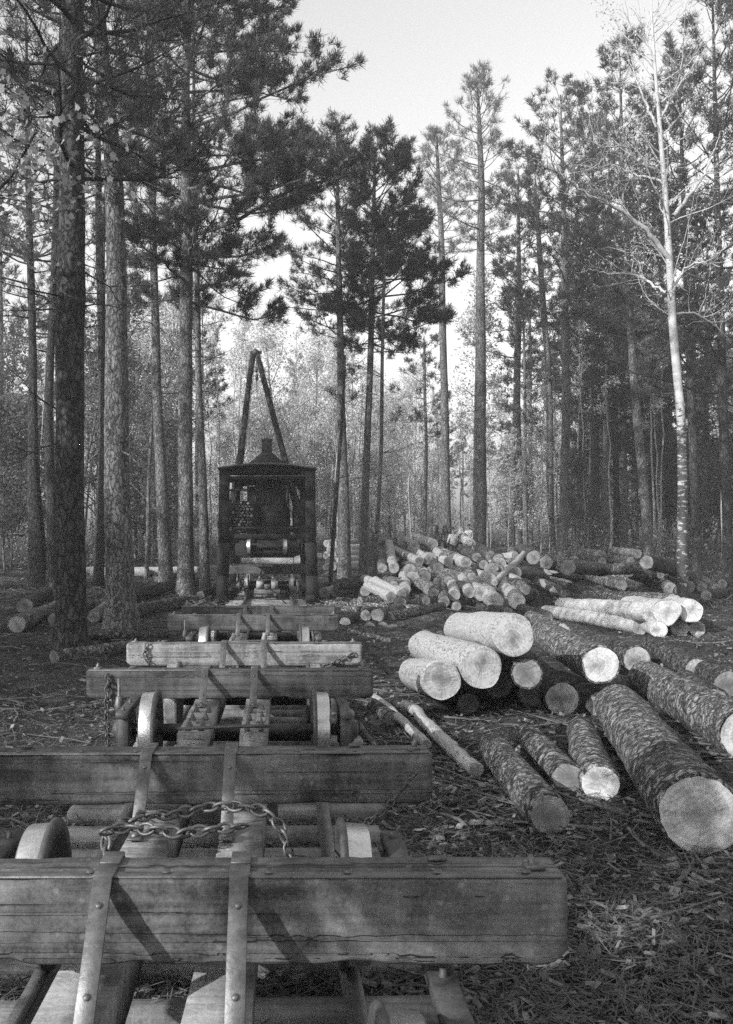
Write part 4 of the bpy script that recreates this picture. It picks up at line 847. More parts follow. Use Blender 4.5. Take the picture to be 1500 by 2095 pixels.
def pine(label, pts, Z=None, topz=24, crown=(12, 24), rad=4, nl=36, K=14, nL=.24, nW=.016, mat='bark', nm='needle', seed=0, dead=4, asym=None, group='pines of the standing forest', dens=1.0, sides=18, name='pine_tree', flare=1.35, elmax=.95):
    rng = np.random.default_rng(1000+seed)
    px, py, _ = pts[0]
    if Z is None:
        Z = 30.
        for _ in range(10): x = CX+(px-VX)*Z/FPX; Z = (CZ-float(gz(x, Z)))*FPX/(py-VY)
    x = CX+(px-VX)*Z/FPX; zb = float(gz(x, Z))
    t = empty(name, label, 'tree', (x, Z, zb), 0, group)
    g, c, r = trunk_geo(pts, Z, zb, topz, rng, sides, flare)
    T = []; D = []; z0, z1 = crown
    for k in range(nl):
        u = (k+rng.random()*.8)/nl; z = z0+(z1-z0)*u
        p, rr = at_h(c, r, z); az = k*2.399+rng.normal(0, .5)
        Lf = rad*(1-u**1.9*.68)*rng.uniform(.45, 1.1)*(1 if u > .12 else .8)
        if asym is not None: 
            Lf *= 1+asym[1]*math.cos(az-asym[0])
        el = -.12+elmax*u**1.3+rng.normal(0, .13)
        lp = limb(g, p, az, el, Lf, max(.018, min(rr*.42, .012+.011*Lf)), rng, 7, 0, .45, 5)
        ns = max(3, int(Lf*1.7*dens))
        for q in range(ns):
            s_ = .28+.72*(q+rng.random())/ns; b = lp[0]*0+np.array([np.interp(s_*6, np.arange(7), lp[:, m]) for m in range(3)])
            sa = az+(1 if q % 2 else -1)*rng.uniform(.5, 1.2); sl_ = Lf*(1.12-s_)*rng.uniform(.35, .6)+.25
            sp = limb(g, b, sa, el*.6+rng.uniform(0, .45), sl_, .012, rng, 5, 0, .5, 3)
            nt_ = max(2, int(sl_*3.4*dens))
            for w_ in range(nt_):
                f = .35+.65*(w_+.5)/nt_; cc = np.array([np.interp(f*4, np.arange(5), sp[:, m]) for m in range(3)])+rng.normal(0, .09, 3)
                T.append(cc); D.append(sp[-1]-sp[0]+np.array([0, 0, .25*sl_]))
                if f > .6: T.append(cc+rng.normal(0, .13, 3)); D.append(sp[-1]-sp[0]+np.array([0, 0, .4*sl_]))
            T.append(sp[-1]); D.append(sp[-1]-sp[-2])
        T.append(lp[-1]); D.append(lp[-1]-lp[-2])
    for k in range(dead):
        z = rng.uniform(max(zb+2.5, z0*.35), z0); p, rr = at_h(c, r, z); az = rng.uniform(0, 2*PI); Ld = rng.uniform(.5, 2.4)
        lp = limb(g, p, az, rng.uniform(-.2, .4), Ld, .025, rng, 6, 0, .1, 5, .14)
        for q in range(3): limb(g, lp[rng.integers(2, 5)], az+rng.normal(0, 1), rng.normal(0, .4), Ld*.4, .01, rng, 4, sides=3)
    tr = g.build('trunk', M[mat], t, smooth='all')
    T = np.array(T); D = unit(np.array(D)); Q = needles(T, D, K, nL, nW, rng)
    cr = tris('crown', Q, M[nm], t)
    for o in (tr, cr): o.matrix_parent_inverse = Matrix.Translation((-x, -Z, -zb))
    TN[0] += len(Q); return t
def broad(label, Z, px, pts=None, h=12, r0=.09, spread=3, nl=16, K=7, size=.11, mat='far', lm='leaf', seed=0, group='broadleaved trees of the far wood', lz0=.3, leafden=1.0, sub=5, pos=None, lobed=False, sides=9, up=.75, bare=0.0, name='broadleaf_tree'):
    rng = np.random.default_rng(5000+seed)
    if pos: x, Z = pos
    else: x = CX+(px-VX)*Z/FPX
    zb = float(gz(x, Z)); t = empty(name, label, 'tree', (x, Z, zb), 0, group)
    if pts: g, c, r = trunk_geo(pts, Z, zb, h+zb, rng, sides, 1.2, .05)
    else:
        g = Geo(); n = 12; hh = np.linspace(-.2, h, n); lean = rng.normal(0, .06, 2)
        c = np.stack([x+lean[0]*hh+.12*np.cumsum(rng.normal(0, .5, n)), Z+lean[1]*hh+.12*np.cumsum(rng.normal(0, .5, n)), zb+hh], 1); c[0, :2] = (x, Z)
        r = np.linspace(r0, r0*.18, n); g.tube(c, r, sides, jit=.03, rng=rng)
    T = []
    for k in range(nl):
        u = (k+rng.random())/nl; z = zb+h*(lz0+(1-lz0)*.97*u); p, rr = at_h(c, r, z); az = k*2.399+rng.normal(0, .4)
        Lf = spread*(1-.7*u)*rng.uniform(.5, 1.15); el = rng.uniform(min(.35, up-.2), up)+.35*u
        lp = limb(g, p, az, el, Lf, max(.01, min(rr*.6, .01+.012*Lf)), rng, 7, .15, .3, 5, .1)
        for q in range(sub):
            s_ = rng.uniform(.3, 1); b = np.array([np.interp(s_*6, np.arange(7), lp[:, m]) for m in range(3)])
            sp = limb(g, b, az+rng.normal(0, .9), el+rng.normal(0, .4), Lf*.45*rng.uniform(.5, 1.2), .009, rng, 5, 0, .2, 3, .12)
            if rng.random() < .22: continue
            for w_ in range(max(2, int(4*leafden))):
                if rng.random() < bare: continue
                T.append(sp[0]+(sp[-1]-sp[0])*rng.uniform(.3, 1.1)+rng.normal(0, .08, 3))
        if rng.random() >= bare: T.append(lp[-1])
    tr = g.build('trunk', M[mat], t, smooth='all')
    Q = leaves(np.array(T), K, spread*.075+.05, size, rng, lobed); TN[0] += len(Q)
    cr = tris('crown', Q, M[lm], t)
    for o in (tr, cr): o.matrix_parent_inverse = Matrix.Translation((-x, -Z, -zb))
    return t
def dup(t, x, y, rz, s, sz, label=None, group=None):
    zb = float(gz(x, y)); r = t.copy(); C.objects.link(r); r.location = (x, y, zb); r.rotation_euler = (0, 0, rz); r.scale = (s, s, s*sz)
    if label: r['label'] = label
    if group: r['group'] = group
    for ch_ in list(t.children):
        c = ch_.copy(); C.objects.link(c); c.parent = r; c.matrix_parent_inverse = ch_.matrix_parent_inverse.copy()
    return r
# --- left
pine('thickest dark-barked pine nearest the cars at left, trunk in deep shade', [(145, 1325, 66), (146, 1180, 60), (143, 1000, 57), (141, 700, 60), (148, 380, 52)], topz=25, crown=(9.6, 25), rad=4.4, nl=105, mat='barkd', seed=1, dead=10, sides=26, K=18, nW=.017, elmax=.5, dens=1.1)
pine('thick pine with plated bark catching the sun, right of the thickest dark pine', [(249, 1292, 66), (246, 1180, 58), (241, 1000, 52), (238, 600, 42), (232, 350, 36), (205, 60, 30)], topz=26, crown=(11.0, 26), rad=4.0, nl=80, mat='bark', seed=2, dead=6, sides=26, asym=(PI, .3))
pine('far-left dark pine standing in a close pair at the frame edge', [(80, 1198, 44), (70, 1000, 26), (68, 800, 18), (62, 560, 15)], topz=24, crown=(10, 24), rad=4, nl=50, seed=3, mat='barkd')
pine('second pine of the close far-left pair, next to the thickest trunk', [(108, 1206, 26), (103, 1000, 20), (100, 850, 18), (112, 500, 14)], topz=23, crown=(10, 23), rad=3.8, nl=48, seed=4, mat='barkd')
pine('straight pine left of the loader with long layered limbs over the track', [(380, 1222, 38), (379, 1100, 31), (380, 800, 29), (381, 500, 25), (381, 230, 18)], topz=30, crown=(10.8, 30), rad=5.6, nl=104, seed=5, K=24, nL=.26, nW=.02, asym=(0, .3), dead=5, dens=1.5, sides=20, elmax=.35)
pine('leaning pine with a pale sunlit band between the plated pine and the straight one', [(341, 1180, 30), (330, 950, 24), (320, 800, 18), (313, 400, 14)], topz=33, crown=(15, 33), rad=3.8, nl=54, seed=6)
pine('slender pine just left of the loader post', [(420, 1175, 22), (413, 950, 17), (406, 750, 13), (402, 560, 10)], topz=24, crown=(10.5, 24), rad=3.2, nl=44, seed=7)
pine('thin dark crooked pine behind and left of the plated pine', [(200, 1170, 22), (213, 900, 19), (205, 550, 17)], topz=24, crown=(14, 24), rad=3.4, nl=22, seed=8, mat='barkd')
broad('thin leaning dark sapling left of the leaning pine', 45, 300, [(298, 1168, 9), (306, 1000, 8), (314, 800, 6)], h=10, spread=2.4, nl=16, seed=9, lm='leafd', group='slender saplings')
# --- centre
pine('tall dark pine right of the loader with a fan-shaped crown', [(705, 1180, 28), (704, 1000, 21), (697, 800, 15), (695, 600, 13), (691, 420, 8)], Z=46, topz=21.3, crown=(11.2, 21.3), rad=3.0, nl=60, dens=1.35, seed=11, K=17, nW=.02, nL=.25, dead=6, asym=(PI, .15))
pine('dark pine with the bushiest crown in the middle, right of the fan-crowned pine', [(742, 1180, 19), (752, 900, 14), (760, 650, 12), (764, 480, 9)], Z=47, topz=20.7, crown=(11, 20.7), rad=3.7, nl=80, seed=12, K=20, nW=.026, nL=.28, dead=6, dens=1.5, asym=(0, .3))
pine('very thin straight pine right of the bushy middle pine', [(766, 1192, 9), (780, 900, 8), (786, 560, 6)], Z=43, topz=15, crown=(11, 15), rad=1.5, nl=10, seed=13, dead=7)
pine('slim dark leaning stem beside the fan-crowned pine', [(674, 1195, 9), (690, 1000, 8), (700, 850, 6)], Z=42, topz=10, crown=(7.5, 10), rad=.8, nl=5, seed=14, dead=3, mat='barkd')
pine('sunlit pale trunk directly behind the fan-crowned pine', [(690, 1140, 10), (688, 950, 9), (690, 800, 6)], Z=74, topz=20, crown=(15, 20), rad=2, nl=12, seed=15, mat='barkp')  # sunlight on this trunk is put into the pale bark colour
pine('tall grey pine with a light airy crown, left of the tallest pine', [(915, 1128, 20), (910, 850, 16), (903, 500, 12), (897, 350, 8)], Z=62, topz=27.5, crown=(19.5, 27.5), rad=2.8, nl=46, seed=16, nm='needlel', K=11, nL=.3, nW=.022, dead=12, mat='bark')
pine('tallest pine of the middle with a heavy trunk and thin high crown', [(980, 1128, 30), (983, 850, 24), (983, 600, 18), (986, 400, 14), (980, 260, 9)], Z=58, topz=29.2, crown=(19, 29.2), rad=3.7, nl=56, seed=17, nm='needlel', K=12, nL=.3, nW=.024, dead=12, mat='bark')
pine('small pine with drooping dark boughs between the two tall middle pines', [(868, 1140, 9), (872, 900, 7), (868, 700, 5)], Z=70, topz=16, crown=(9, 16), rad=3, nl=22, seed=18, nL=.3, nW=.03)
# --- right
pine('straight grey-trunked pine in the right wood', [(1153, 1132, 18), (1157, 900, 17), (1157, 600, 15), (1152, 420, 10)], Z=55, topz=27, crown=(14.5, 27), rad=5, nl=48, seed=21, K=14, nL=.3, nW=.028, dens=1.1)
pine('pole-thin pine between the tallest pine and the grey-trunked one', [(1076, 1130, 9), (1075, 900, 7), (1072, 700, 5)], Z=66, topz=18, crown=(9, 18), rad=2.4, nl=26, seed=22, nL=.3, nW=.03)
pine('kinked pine leaning at the top beside the grey-trunked one', [(1130, 1135, 14), (1122, 750, 13), (1104, 520, 11)], Z=62, topz=25, crown=(15, 25), rad=3.6, nl=26, seed=23, nL=.3, nW=.026)
pine('dark slim pine midway in the right wood', [(1212, 1130, 13), (1216, 800, 12), (1214, 480, 9)], Z=60, topz=28, crown=(11, 28), rad=4.6, nl=50, seed=24, nL=.3, nW=.03, mat='barkd')
pine('leaning pine before the dark right wood, its top tilted left', [(1332, 1168, 21), (1308, 900, 18), (1288, 640, 14), (1280, 480, 10)], Z=50, topz=27, crown=(12, 27), rad=5.2, nl=54, seed=25, K=15, nL=.3, nW=.03, dens=1.15, mat='bark')
pine('dark pine behind the white-barked tree at right', [(1428, 1150, 18), (1415, 800, 16), (1405, 600, 12)], Z=48, topz=26, crown=(9, 26), rad=5.4, nl=56, seed=26, K=15, nL=.3, nW=.03, dens=1.1, mat='barkd')
pine('dark pine at the right edge of the view', [(1490, 1170, 20), (1480, 800, 18), (1470, 500, 12)], Z=42, topz=26, crown=(8, 26), rad=5.2, nl=52, seed=27, K=15, nL=.3, nW=.03, dens=1.1, mat='barkd')
pine('dark pine closing the wood between leaning pine and grey trunk', [(1262, 1132, 13), (1258, 800, 12), (1250, 500, 9)], Z=66, topz=29, crown=(7, 29), rad=4.6, nl=56, seed=28, nL=.32, nW=.034, mat='barkd')
pine('dark pine far back beneath the high crowns at right', [(1370, 1128, 13), (1362, 800, 12), (1352, 500, 9)], Z=70, topz=30, crown=(7, 30), rad=4.8, nl=56, seed=29, nL=.32, nW=.034, mat='barkd')
# white-barked tree: pale boughs, nearly leafless
def white_tree():
    rng = np.random.default_rng(77); Z = 30.5; x = CX+(1397-VX)*Z/FPX; zb = float(gz(x, Z))
    t = empty('sycamore_tree', 'white-barked nearly leafless tree standing before the dark right wood', 'tree', (x, Z, zb))
    pts = [(1397, 1226, 23), (1396, 1000, 19), (1393, 850, 17), (1378, 680, 16), (1372, 540, 14), (1362, 400, 11), (1352, 290, 9), (1340, 150, 6)]
    g, c, r = trunk_geo(pts, Z, zb, 18.6, rng, 16, 1.15, .01, .02); T = []
    def bough(pl, r0, Zs=0, subs=9):
        A = np.array([tuple(P(px, py, Z+dz)) for px, py, dz in pl]); n = 4*len(A); u = np.linspace(0, len(A)-1, n)
        q = np.stack([np.interp(u, np.arange(len(A)), A[:, k]) for k in range(3)], 1)+rng.normal(0, .02, (n, 3)); g.tube(q, np.linspace(r0, .012, n), 7, cap=False)
        for k in range(subs):
            s_ = rng.integers(n//4, n-1); d = q[s_]-q[s_-1]; az = math.atan2(d[1], d[0])+rng.normal(0, .8); el = rng.uniform(0, 1.0)
            sp = limb(g, q[s_], az, el, rng.uniform(.8, 2.0), .014, rng, 7, 0, .3, 4, .12)
            for w_ in range(4):
                s2 = limb(g, sp[rng.integers(1, 7)], az+rng.normal(0, .9), el+rng.normal(0, .5), rng.uniform(.3, .9), .006, rng, 5, 0, .1, 3, .15)
                if rng.random() < .6: T.append(s2[-1])
    bough([(1370, 530, 0), (1325, 470, -.3), (1270, 430, -.6), (1205, 400, -.9), (1160, 365, -1.2), (1125, 340, -1.4)], .085, subs=13)
    bough([(1376, 445, 0), (1410, 400, .4), (1440, 360, .7), (1455, 320, .9), (1475, 270, 1.2)], .07, subs=8)
    bough([(1362, 600, 0), (1325, 575, .5), (1290, 560, .9), (1240, 560, 1.3), (1205, 550, 1.5)], .05, subs=8)
    bough([(1356, 372, 0), (1320, 360, .4), (1290, 355, .6), (1255, 335, .9), (1215, 345, 1.1)], .045)
    bough([(1352, 350, 0), (1310, 335, -.4), (1280, 300, -.7), (1230, 300, -1.0), (1190, 280, -1.2)], .04)
    bough([(1345, 260, 0), (1325, 220, .4), (1305, 170, .8), (1290, 120, 1.0)], .05)
    bough([(1348, 250, 0), (1375, 200, -.4), (1392, 150, -.8), (1400, 80, -1.1)], .045)
    bough([(1340, 150, 0), (1325, 80, .3), (1330, 20, .5)], .03)
    bough([(1372, 600, 0), (1400, 550, -.4), (1430, 535, -.8), (1475, 545, -1.1)], .05)
    bough([(1380, 640, 0), (1420, 640, .4), (1460, 665, .8), (1490, 690, 1.2)], .045)
    bough([(1350, 210, 0), (1380, 190, .6), (1420, 130, 1.2), (1460, 90, 1.6)], .045)
    for k in range(22):
        z = rng.uniform(9, 18.4); p, rr = at_h(c, r, z); az = rng.uniform(0, 2*PI)
        lp = limb(g, p, az, rng.uniform(.3, .9), rng.uniform(1.2, 3), .024, rng, 8, 0, .2, 5, .1)
        for w_ in range(7):
            s2 = limb(g, lp[rng.integers(2, 8)], az+rng.normal(0, .8), rng.uniform(0, 1), rng.uniform(.4, 1.1), .007, rng, 5, 0, .1, 3, .15)
            if rng.random() < .7: T += [s2[-1], s2[2]]
    tr = g.build('trunk', M['white'], t, smooth='all'); Q = leaves(np.array(T), 5, .16, .085, rng)
    cr = tris('crown', Q, M['leaf'], t)
    for o in (tr, cr): o.matrix_parent_inverse = Matrix.Translation((-x, -Z, -zb))
white_tree()
# near broadleaf overhanging at top left: trunk just outside the frame
broad('large-leaved oak whose leafy boughs hang across the top left corner', 0, 0, h=13.5, r0=.16, spread=4.3, nl=26, K=9, size=.11, seed=31, pos=(-6.0, 15.6), lm='leafo', mat='barkd', lz0=.42, leafden=1.6, sub=8, lobed=True, group=None, name='oak_tree', up=.5)
broad('third oak filling the dark upper left corner behind the thickest pine', 0, 0, h=17, r0=.14, spread=4.6, nl=30, K=9, size=.15, seed=33, pos=(-9.2, 25), lm='leafd', mat='barkd', lz0=.45, leafden=1.7, sub=8, lobed=True, group=None, name='oak_tree', up=.5)
# --- the far wood
protoB = [broad('pale-leaved tree of the far wood', 60+k, 300, h=h, r0=r0, spread=s, nl=nl, K=8, size=.17, seed=50+k, lz0=l0, leafden=1.6, mat=('far', 'barkp', 'white')[k % 3]) for k, (h, r0, s, nl, l0) in enumerate([(14, .13, 4.2, 24, .25), (18, .16, 4.4, 28, .35), (10, .08, 3.0, 20, .15), (7, .05, 2.6, 18, .1), (16, .12, 3.4, 26, .3)])]
protoD = [broad('shaded tree of the right wood', 80+k, 1300+150*k, h=h, r0=r0, spread=s, nl=nl, K=8, size=.19, seed=60+k, lz0=l0, leafden=1.7, lm='leafd', group='trees of the right wood') for k, (h, r0, s, nl, l0) in enumerate([(15, .13, 4.2, 26, .2), (8, .06, 2.8, 20, .1)])]
protoP = [pine('dark pine of the far wood', [(575, 1140, 16), (577, 900, 13), (575, 700, 10)], Z=70+k, topz=tz, crown=(z0, tz), rad=rd, nl=nl, seed=70+k, nL=.34, nW=.045, K=11, sides=10, group='pines of the far wood') for k, (tz, z0, rd, nl) in enumerate([(25, 11, 4.2, 36), (22, 8, 4.4, 36), (18, 5, 3.4, 34)])]
for t, lb_ in zip(protoP, ('tall dark pine of the far right wood', 'bushy dark pine of the far right wood, farthest back', 'short dark pine of the far left wood')): t['label'] = lb_
for t, (px_, Z_) in zip(protoP, ((1190, 74), (1300, 82), (150, 66))):
    X_ = CX+(px_-VX)*Z_/FPX; t.location = (X_, Z_, float(gz(X_, Z_)))
rng = np.random.default_rng(9)
def place(protos, n, zr, pxr, s=(.85, 1.2), lab=None, grp=None, hmap=None, avoid=True):
    for k in range(n):
        t = protos[rng.integers(len(protos))]; Z = rng.uniform(*zr); px = rng.uniform(*pxr); x = CX+(px-VX)*Z/FPX
        sc_ = rng.uniform(*s)
        dup(t, x, Z, rng.uniform(0, 6.28), sc_, rng.uniform(.9, 1.15), lab, grp)
gB = 'broadleaved trees of the far wood'
lC = 'pale-leaved tree of the sunlit wood beyond the log pile'
place(protoB, 46, (66, 130), (400, 1120), (.8, 1.15), lC, gB)
place([protoB[2], protoB[3]], 22, (60, 84), (400, 1200), (.7, 1.1), 'low leafy sapling at the sunlit wood edge', gB)
lL = 'leafy tree in the shaded wood at left'
place(protoD, 20, (46, 100), (-120, 330), (.7, 1.1), lL, 'trees of the left wood')
place([protoD[1]], 11, (44, 80), (-120, 400), (.7, 1.1), 'low leafy sapling in the left wood', 'trees of the left wood')
place(protoP, 16, (45, 110), (-150, 420), (.8, 1.15), 'dark pine deep in the left wood', 'pines of the left wood')
place(protoP, 22, (62, 120), (1040, 1620), (.9, 1.2), 'dark pine deep in the right wood', 'pines of the right wood')
place(protoD, 13, (56, 100), (1130, 1620), (.7, 1.1), 'leafy tree deep in the right wood', 'trees of the right wood')
place([protoD[1]], 12, (56, 80), (1150, 1620), (.7, 1.1), 'low leafy sapling at the dark right wood edge', 'trees of the right wood')
place(protoP, 10, (100, 150), (420, 1100), (.7, .9), 'dark pine far beyond the clearing', 'pines of the far wood')
# unseen trees added to the left and behind to cast shade on the clearing
def xy(s, t): return s*math.cos(R_(AZ))+t*math.sin(R_(AZ)), -s*math.sin(R_(AZ))+t*math.cos(R_(AZ))
gS = 'trees behind the viewer'
sh_short = broad('unseen dense young oak added behind the viewer to shade the clearing', 0, 0, h=12, r0=.14, spread=4.2, nl=26, K=9, size=.24, seed=90, pos=(-22, 7.6), lm='leafd', mat='far', lz0=.35, leafden=2, group='trees behind the viewer', up=.5)
sh_small = broad('unseen small dense oak added behind the viewer as a shade tree', 0, 0, h=8, r0=.1, spread=2.6, nl=22, K=9, size=.2, seed=91, pos=(9, -9), lm='leafd', mat='far', lz0=.5, leafden=2, group='trees behind the viewer', up=.5)
sh_high = broad('unseen high-crowned oak added behind the viewer for its shadow', 0, 0, h=9.6, r0=.1, spread=2.4, nl=22, K=11, size=.22, seed=92, pos=xy(-2.3, -6.6), lm='leafd', mat='far', lz0=.68, leafden=2, group=gS, up=.3)
# (s, t0, width scale, height ratio, proto) in sun-aligned coordinates: shadows run along t
SH = [(-14.5, -13, 1, 1, 0), (-19, -14, 1.0, 1.2, 0), (-23, -12, .95, 1, 0), (-27.5, -14, 1.0, 1.3, 0), (-32, -10, 1.1, 1.2, 0), (-38, -12, 1.1, 1.2, 0), (-17, -22, 1.1, 1.3, 0), (-25, -22, 1.1, 1.2, 0),
  (-15.5, -17, 1, 1.2, 0), (-21, -18, 1.1, 1.2, 0), (-10.2, -20, .55, 1.5, 0), (-6.4, -15.6, .45, 2.1, 0), (-5.2, -17, .42, 2.1, 0), (-7.4, -17.5, .4, 2.1, 0), (-4.9, -9.4, .75, 1.05, 2), (-4.1, -1.0, .5, .95, 2), (-2.1, -1.4, .55, .85, 2), (1.2, -6.5, .8, .95, 2), (3.5, -13, 1.0, 1.1, 2), (8, -14, 1.1, 1, 0),
  (-17.3, -10, .62, 1.3, 3), (-30, -4, 1, 1, 3), (-35, -16, 1, 1, 4), (-42, -2, 1.1, 1, 3), (-48, -12, 1.1, 1, 4), (-54, 2, 1.1, 1, 3)]
for s_, t0, sc_, hr, k in SH:
    x, y = xy(s_, t0); dup((sh_short, sh_small, sh_high, protoP[0], protoP[1])[k], x, y, s_*3.1, sc_, hr, 'unseen tree added beside or behind the viewer for its shadow', gS)
rng = np.random.default_rng(21)       # the wood also stands to the right of the clearing, outside the frame
for k in range(26):
    y = rng.uniform(-30, 45); x = max(9, .6*y+4)+rng.uniform(3, 16)
    dup((protoP+protoB)[k % 8], x, y, rng.uniform(0, 6), rng.uniform(.8, 1), 1, 'forest tree to the right of the clearing', 'trees beside the clearing')
for k in range(16):
    x = rng.uniform(-22, 14); y = rng.uniform(-60, -34)
    dup(protoP[k % 3], x, y, rng.uniform(0, 6), rng.uniform(.8, 1), .8, 'pine standing behind the viewer', gS)
protoS = broad('slender pale stem at the sunlit wood edge', 62, 640, h=13, r0=.06, spread=1.2, nl=9, K=4, size=.14, seed=95, lz0=.55, mat='barkp', group='slender pale stems of the far wood')
place([protoS], 60, (56, 90), (440, 1200), (.6, 1.2), 'slender pale stem at the sunlit wood edge', 'slender pale stems of the far wood')
place([protoS], 26, (50, 90), (1130, 1520), (.7, 1.3), 'slender pale stem in the dark right wood', 'slender pale stems of the right wood')
place([protoS], 20, (44, 90), (-20, 430), (.7, 1.3), 'slender pale stem in the left wood', 'slender pale stems of the left wood')
# brush
T = []
x, y = in_view(4200, 46, 120, -100, 1600, power=1.4); pxx = VX+(x-CX)*FPX/y; keep = (y > 68) | ((pxx < 420) | (pxx > 1100)) & (y > 50); x, y = x[keep], y[keep]
hgt = RNG.random(len(x))**1.5*2.2; cen = np.stack([x, y, gz(x, y)+hgt], 1)
tag(tris('undergrowth', leaves(cen, 14, .32, .15, np.random.default_rng(4)), M['leafu']), 'leafy undergrowth along the foot of the wood', 'undergrowth', kind='stuff')
print('foliage faces', TN[0])
hz = Geo(); hz.box((0, 110, 22), (520, 330, 50)); hz.V[0][:, 2] = np.where(hz.V[0][:, 2] > 20, 48, -3)
hm = bpy.data.materials.new('haze'); hm.use_nodes = True; hn = hm.node_tree; hn.nodes.clear(); pv = hn.nodes.new('ShaderNodeVolumePrincipled'); ho = hn.nodes.new('ShaderNodeOutputMaterial')
pv.inputs['Density'].default_value = .0012; pv.inputs['Color'].default_value = (.95, .95, .95, 1); hn.links.new(pv.outputs[0], ho.inputs['Volume'])
tag(hz.build('haze', hm), kind='stuff')
#PEOPLE

# ------------------------------------------------------------------ horse team and teamster behind the pile
def skin(name, joints, edges, mat, parent=None, root=0, sub=2):
    me = bpy.data.meshes.new(name); me.from_pydata([j[:3] for j in joints], edges, []); o = bpy.data.objects.new(name, me); C.objects.link(o)
    m = o.modifiers.new('skin', 'SKIN'); 
    for k, j in enumerate(joints):
        sv = me.skin_vertices[0].data[k]; r = j[3]; sv.radius = r if isinstance(r, tuple) else (r, r); sv.use_root = (k == root)
    m.use_smooth_shade = True; s_ = o.modifiers.new('sub', 'SUBSURF'); s_.levels = sub; s_.render_levels = sub
    me.materials.append(mat)
    if parent: o.parent = parent
    return o
def horse(x, y, rz, label, mat, hair, s=1.0):
    z = float(gz(x, y)); t = empty('horse', label, 'horse', (x, y, z), rz, 'horses of the log team'); t.scale = (s, s, s)
    # faces +Y; trunk 0.. croup at -0.75, withers at +0.45
    J = [(0, -.62, 1.28, (.27, .30)), (0, -.2, 1.22, (.30, .33)), (0, .3, 1.22, (.27, .33)), (0, .55, 1.32, (.2, .27)), (0, .85, 1.62, (.12, .19)), (0, 1.08, 1.86, (.10, .13)), (0, 1.28, 1.74, (.09, .12)), (0, 1.5, 1.5, (.06, .07))]
    E = [(k, k+1) for k in range(7)]
    def leg(ch, p0):
        n = len(J); J.extend(ch); E.append((p0, n)); E.extend((n+k, n+k+1) for k in range(len(ch)-1))
    for sx in (-1, 1):
        leg([(sx*.17, -.70, 1.05, .17), (sx*.18, -.52, .82, .12), (sx*.17, -.86, .52, .062), (sx*.17, -.80, .16, .042), (sx*.17, -.74, .04, .06)], 0)
        leg([(sx*.15, .42, .95, .13), (sx*.15, .46, .74, .085), (sx*.15, .46, .46, .058), (sx*.15, .46, .14, .042), (sx*.15, .50, .04, .06)], 2)
        leg([(sx*.06, 1.08, 1.99, .03), (sx*.07, 1.08, 2.08, .015)], 5)
    skin('body', J, E, M[mat], t)
    g = Geo(); g.tube([(0, -.9, 1.40), (0, -1.0, 1.2), (0, -1.02, .9), (0, -.98, .62)], [.04, .07, .075, .02], 8, jit=.06); g.build('tail', M[hair], t, smooth=True)
    g = Geo(); g.tube([(0, .50, 1.62), (.02, .78, 1.85), (.02, 1.0, 2.02)], [.03, .05, .03], 6); g.build('mane', M[hair], t, smooth=True)
    g = Geo(); g.lathe([(-.05, .30), (0, .34), (.05, .30)], 'y', (0, .62, 1.36), 18); g.tube([(-.30, .5, 1.2), (-.31, -.2, 1.12), (-.29, -.9, 1.0)], .015, 5); g.tube([(.30, .5, 1.2), (.31, -.2, 1.12), (.29, -.9, 1.0)], .015, 5); g.build('harness', M['soot'], t)
M['grey_coat'] = m_metal('grey_horse_coat', .35, .62, .8, 0)
def hx(px, Z): return CX+(px-VX)*Z/FPX
horse(hx(955, 56), 56, .15, 'pale grey horse seen from behind beside the tallest pine', 'grey_coat', 'white_coat', 1.02)
horse(hx(921, 56.5), 56.5, .1, 'dark horse standing left of the pale grey horse', 'dark_coat', 'soot', 1.05)
horse(hx(892, 57), 57, -.2, 'dark horse at the left of the team', 'dark_coat', 'soot', 1.05)
horse(hx(782, 60), 60, 1.2, 'dark horse turned sideways behind the left of the pile', 'dark_coat', 'soot', .9)
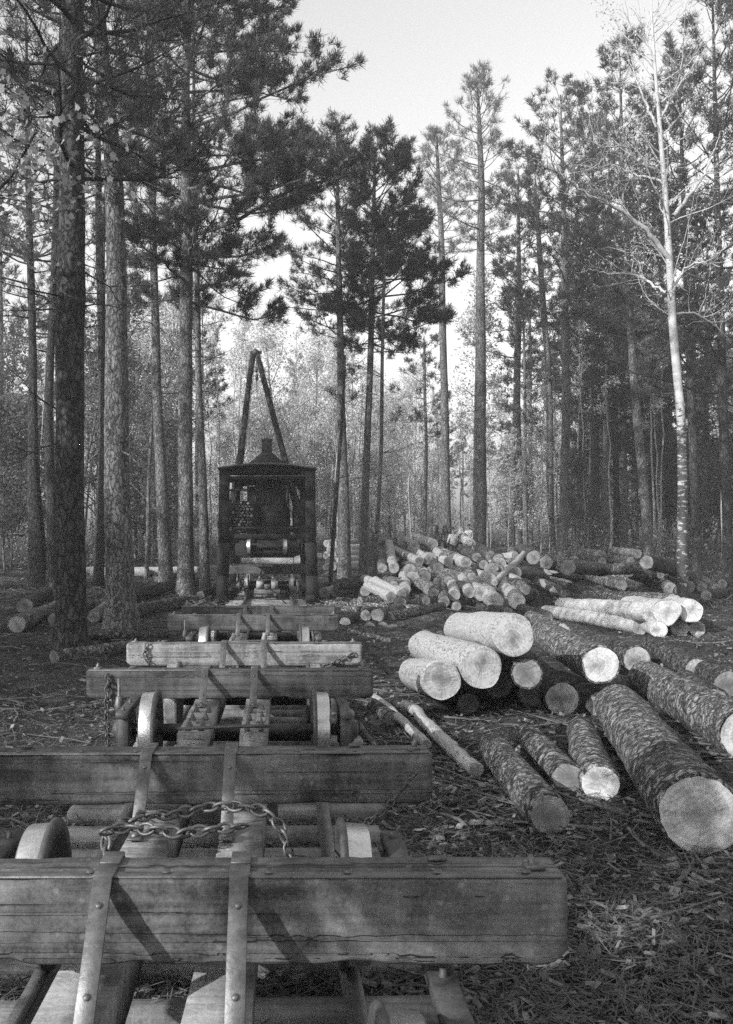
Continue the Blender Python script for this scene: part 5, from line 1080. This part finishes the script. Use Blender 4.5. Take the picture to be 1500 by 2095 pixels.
def person(x, y, rz, label, shirt, s=1.0, zoff=0):
    z = float(gz(x, y))+zoff; t = empty('person', label, 'person', (x, y, z), rz); t.scale = (s, s, s)
    J = [(0, 0, .95, (.15, .12)), (0, 0, 1.15, (.14, .11)), (0, .01, 1.36, (.18, .12)), (0, 0, 1.47, (.09, .08)), (0, .01, 1.55, .058), (0, .02, 1.64, (.078, .095)), (0, .02, 1.73, (.07, .085))]
    E = [(k, k+1) for k in range(6)]
    def ext(ch, p0):
        n = len(J); J.extend(ch); E.append((p0, n)); E.extend((n+k, n+k+1) for k in range(len(ch)-1))
    for sx in (-1, 1):
        ext([(sx*.10, 0, .88, .10), (sx*.11, .03, .50, .066), (sx*.12, -.02, .09, .045), (sx*.12, .12, .04, .042)], 0)
        ext([(sx*.20, 0, 1.42, .062), (sx*.27, .02, 1.16, .048), (sx*.24, .20, .98, .038), (sx*.23, .30, .95, .03)], 2)
    skin('body', J, E, M['skin'], t)
    # clothing shells
    Js = [(0, 0, .93, (.175, .145)), (0, 0, 1.15, (.165, .135)), (0, .01, 1.36, (.20, .145)), (0, 0, 1.46, (.10, .09))]; Es = [(0, 1), (1, 2), (2, 3)]
    for sx in (-1, 1):
        n = len(Js); Js += [(sx*.20, 0, 1.42, .08), (sx*.27, .02, 1.16, .066), (sx*.245, .18, 1.0, .052)]; Es += [(2, n), (n, n+1), (n+1, n+2)]
    skin('shirt', Js, Es, M[shirt], t)
    Jt = [(0, 0, .96, (.17, .14))]; Et = []
    for sx in (-1, 1):
        n = len(Jt); Jt += [(sx*.10, 0, .85, .12), (sx*.11, .03, .50, .085), (sx*.12, -.02, .12, .065)]; Et += [(0, n), (n, n+1), (n+1, n+2)]
    skin('trousers', Jt, Et, M['dark_coat'], t)
    g = Geo(); g.lathe([(1.745, .0), (1.74, .16), (1.755, .165), (1.77, .10), (1.86, .085), (1.88, 0)], 'z', (0, .02, 0), 18); g.build('hat', M['dark_coat'], t, smooth=True)
person(hx(927, 54.5), 54.5, .3, 'teamster in a white shirt and dark hat beside the horses', 'white_coat', 1.0, .3)
person(hx(961, 58), 58.2, 2.6, 'man in a pale shirt standing behind the pale grey horse', 'white_coat', 1.0, .3)
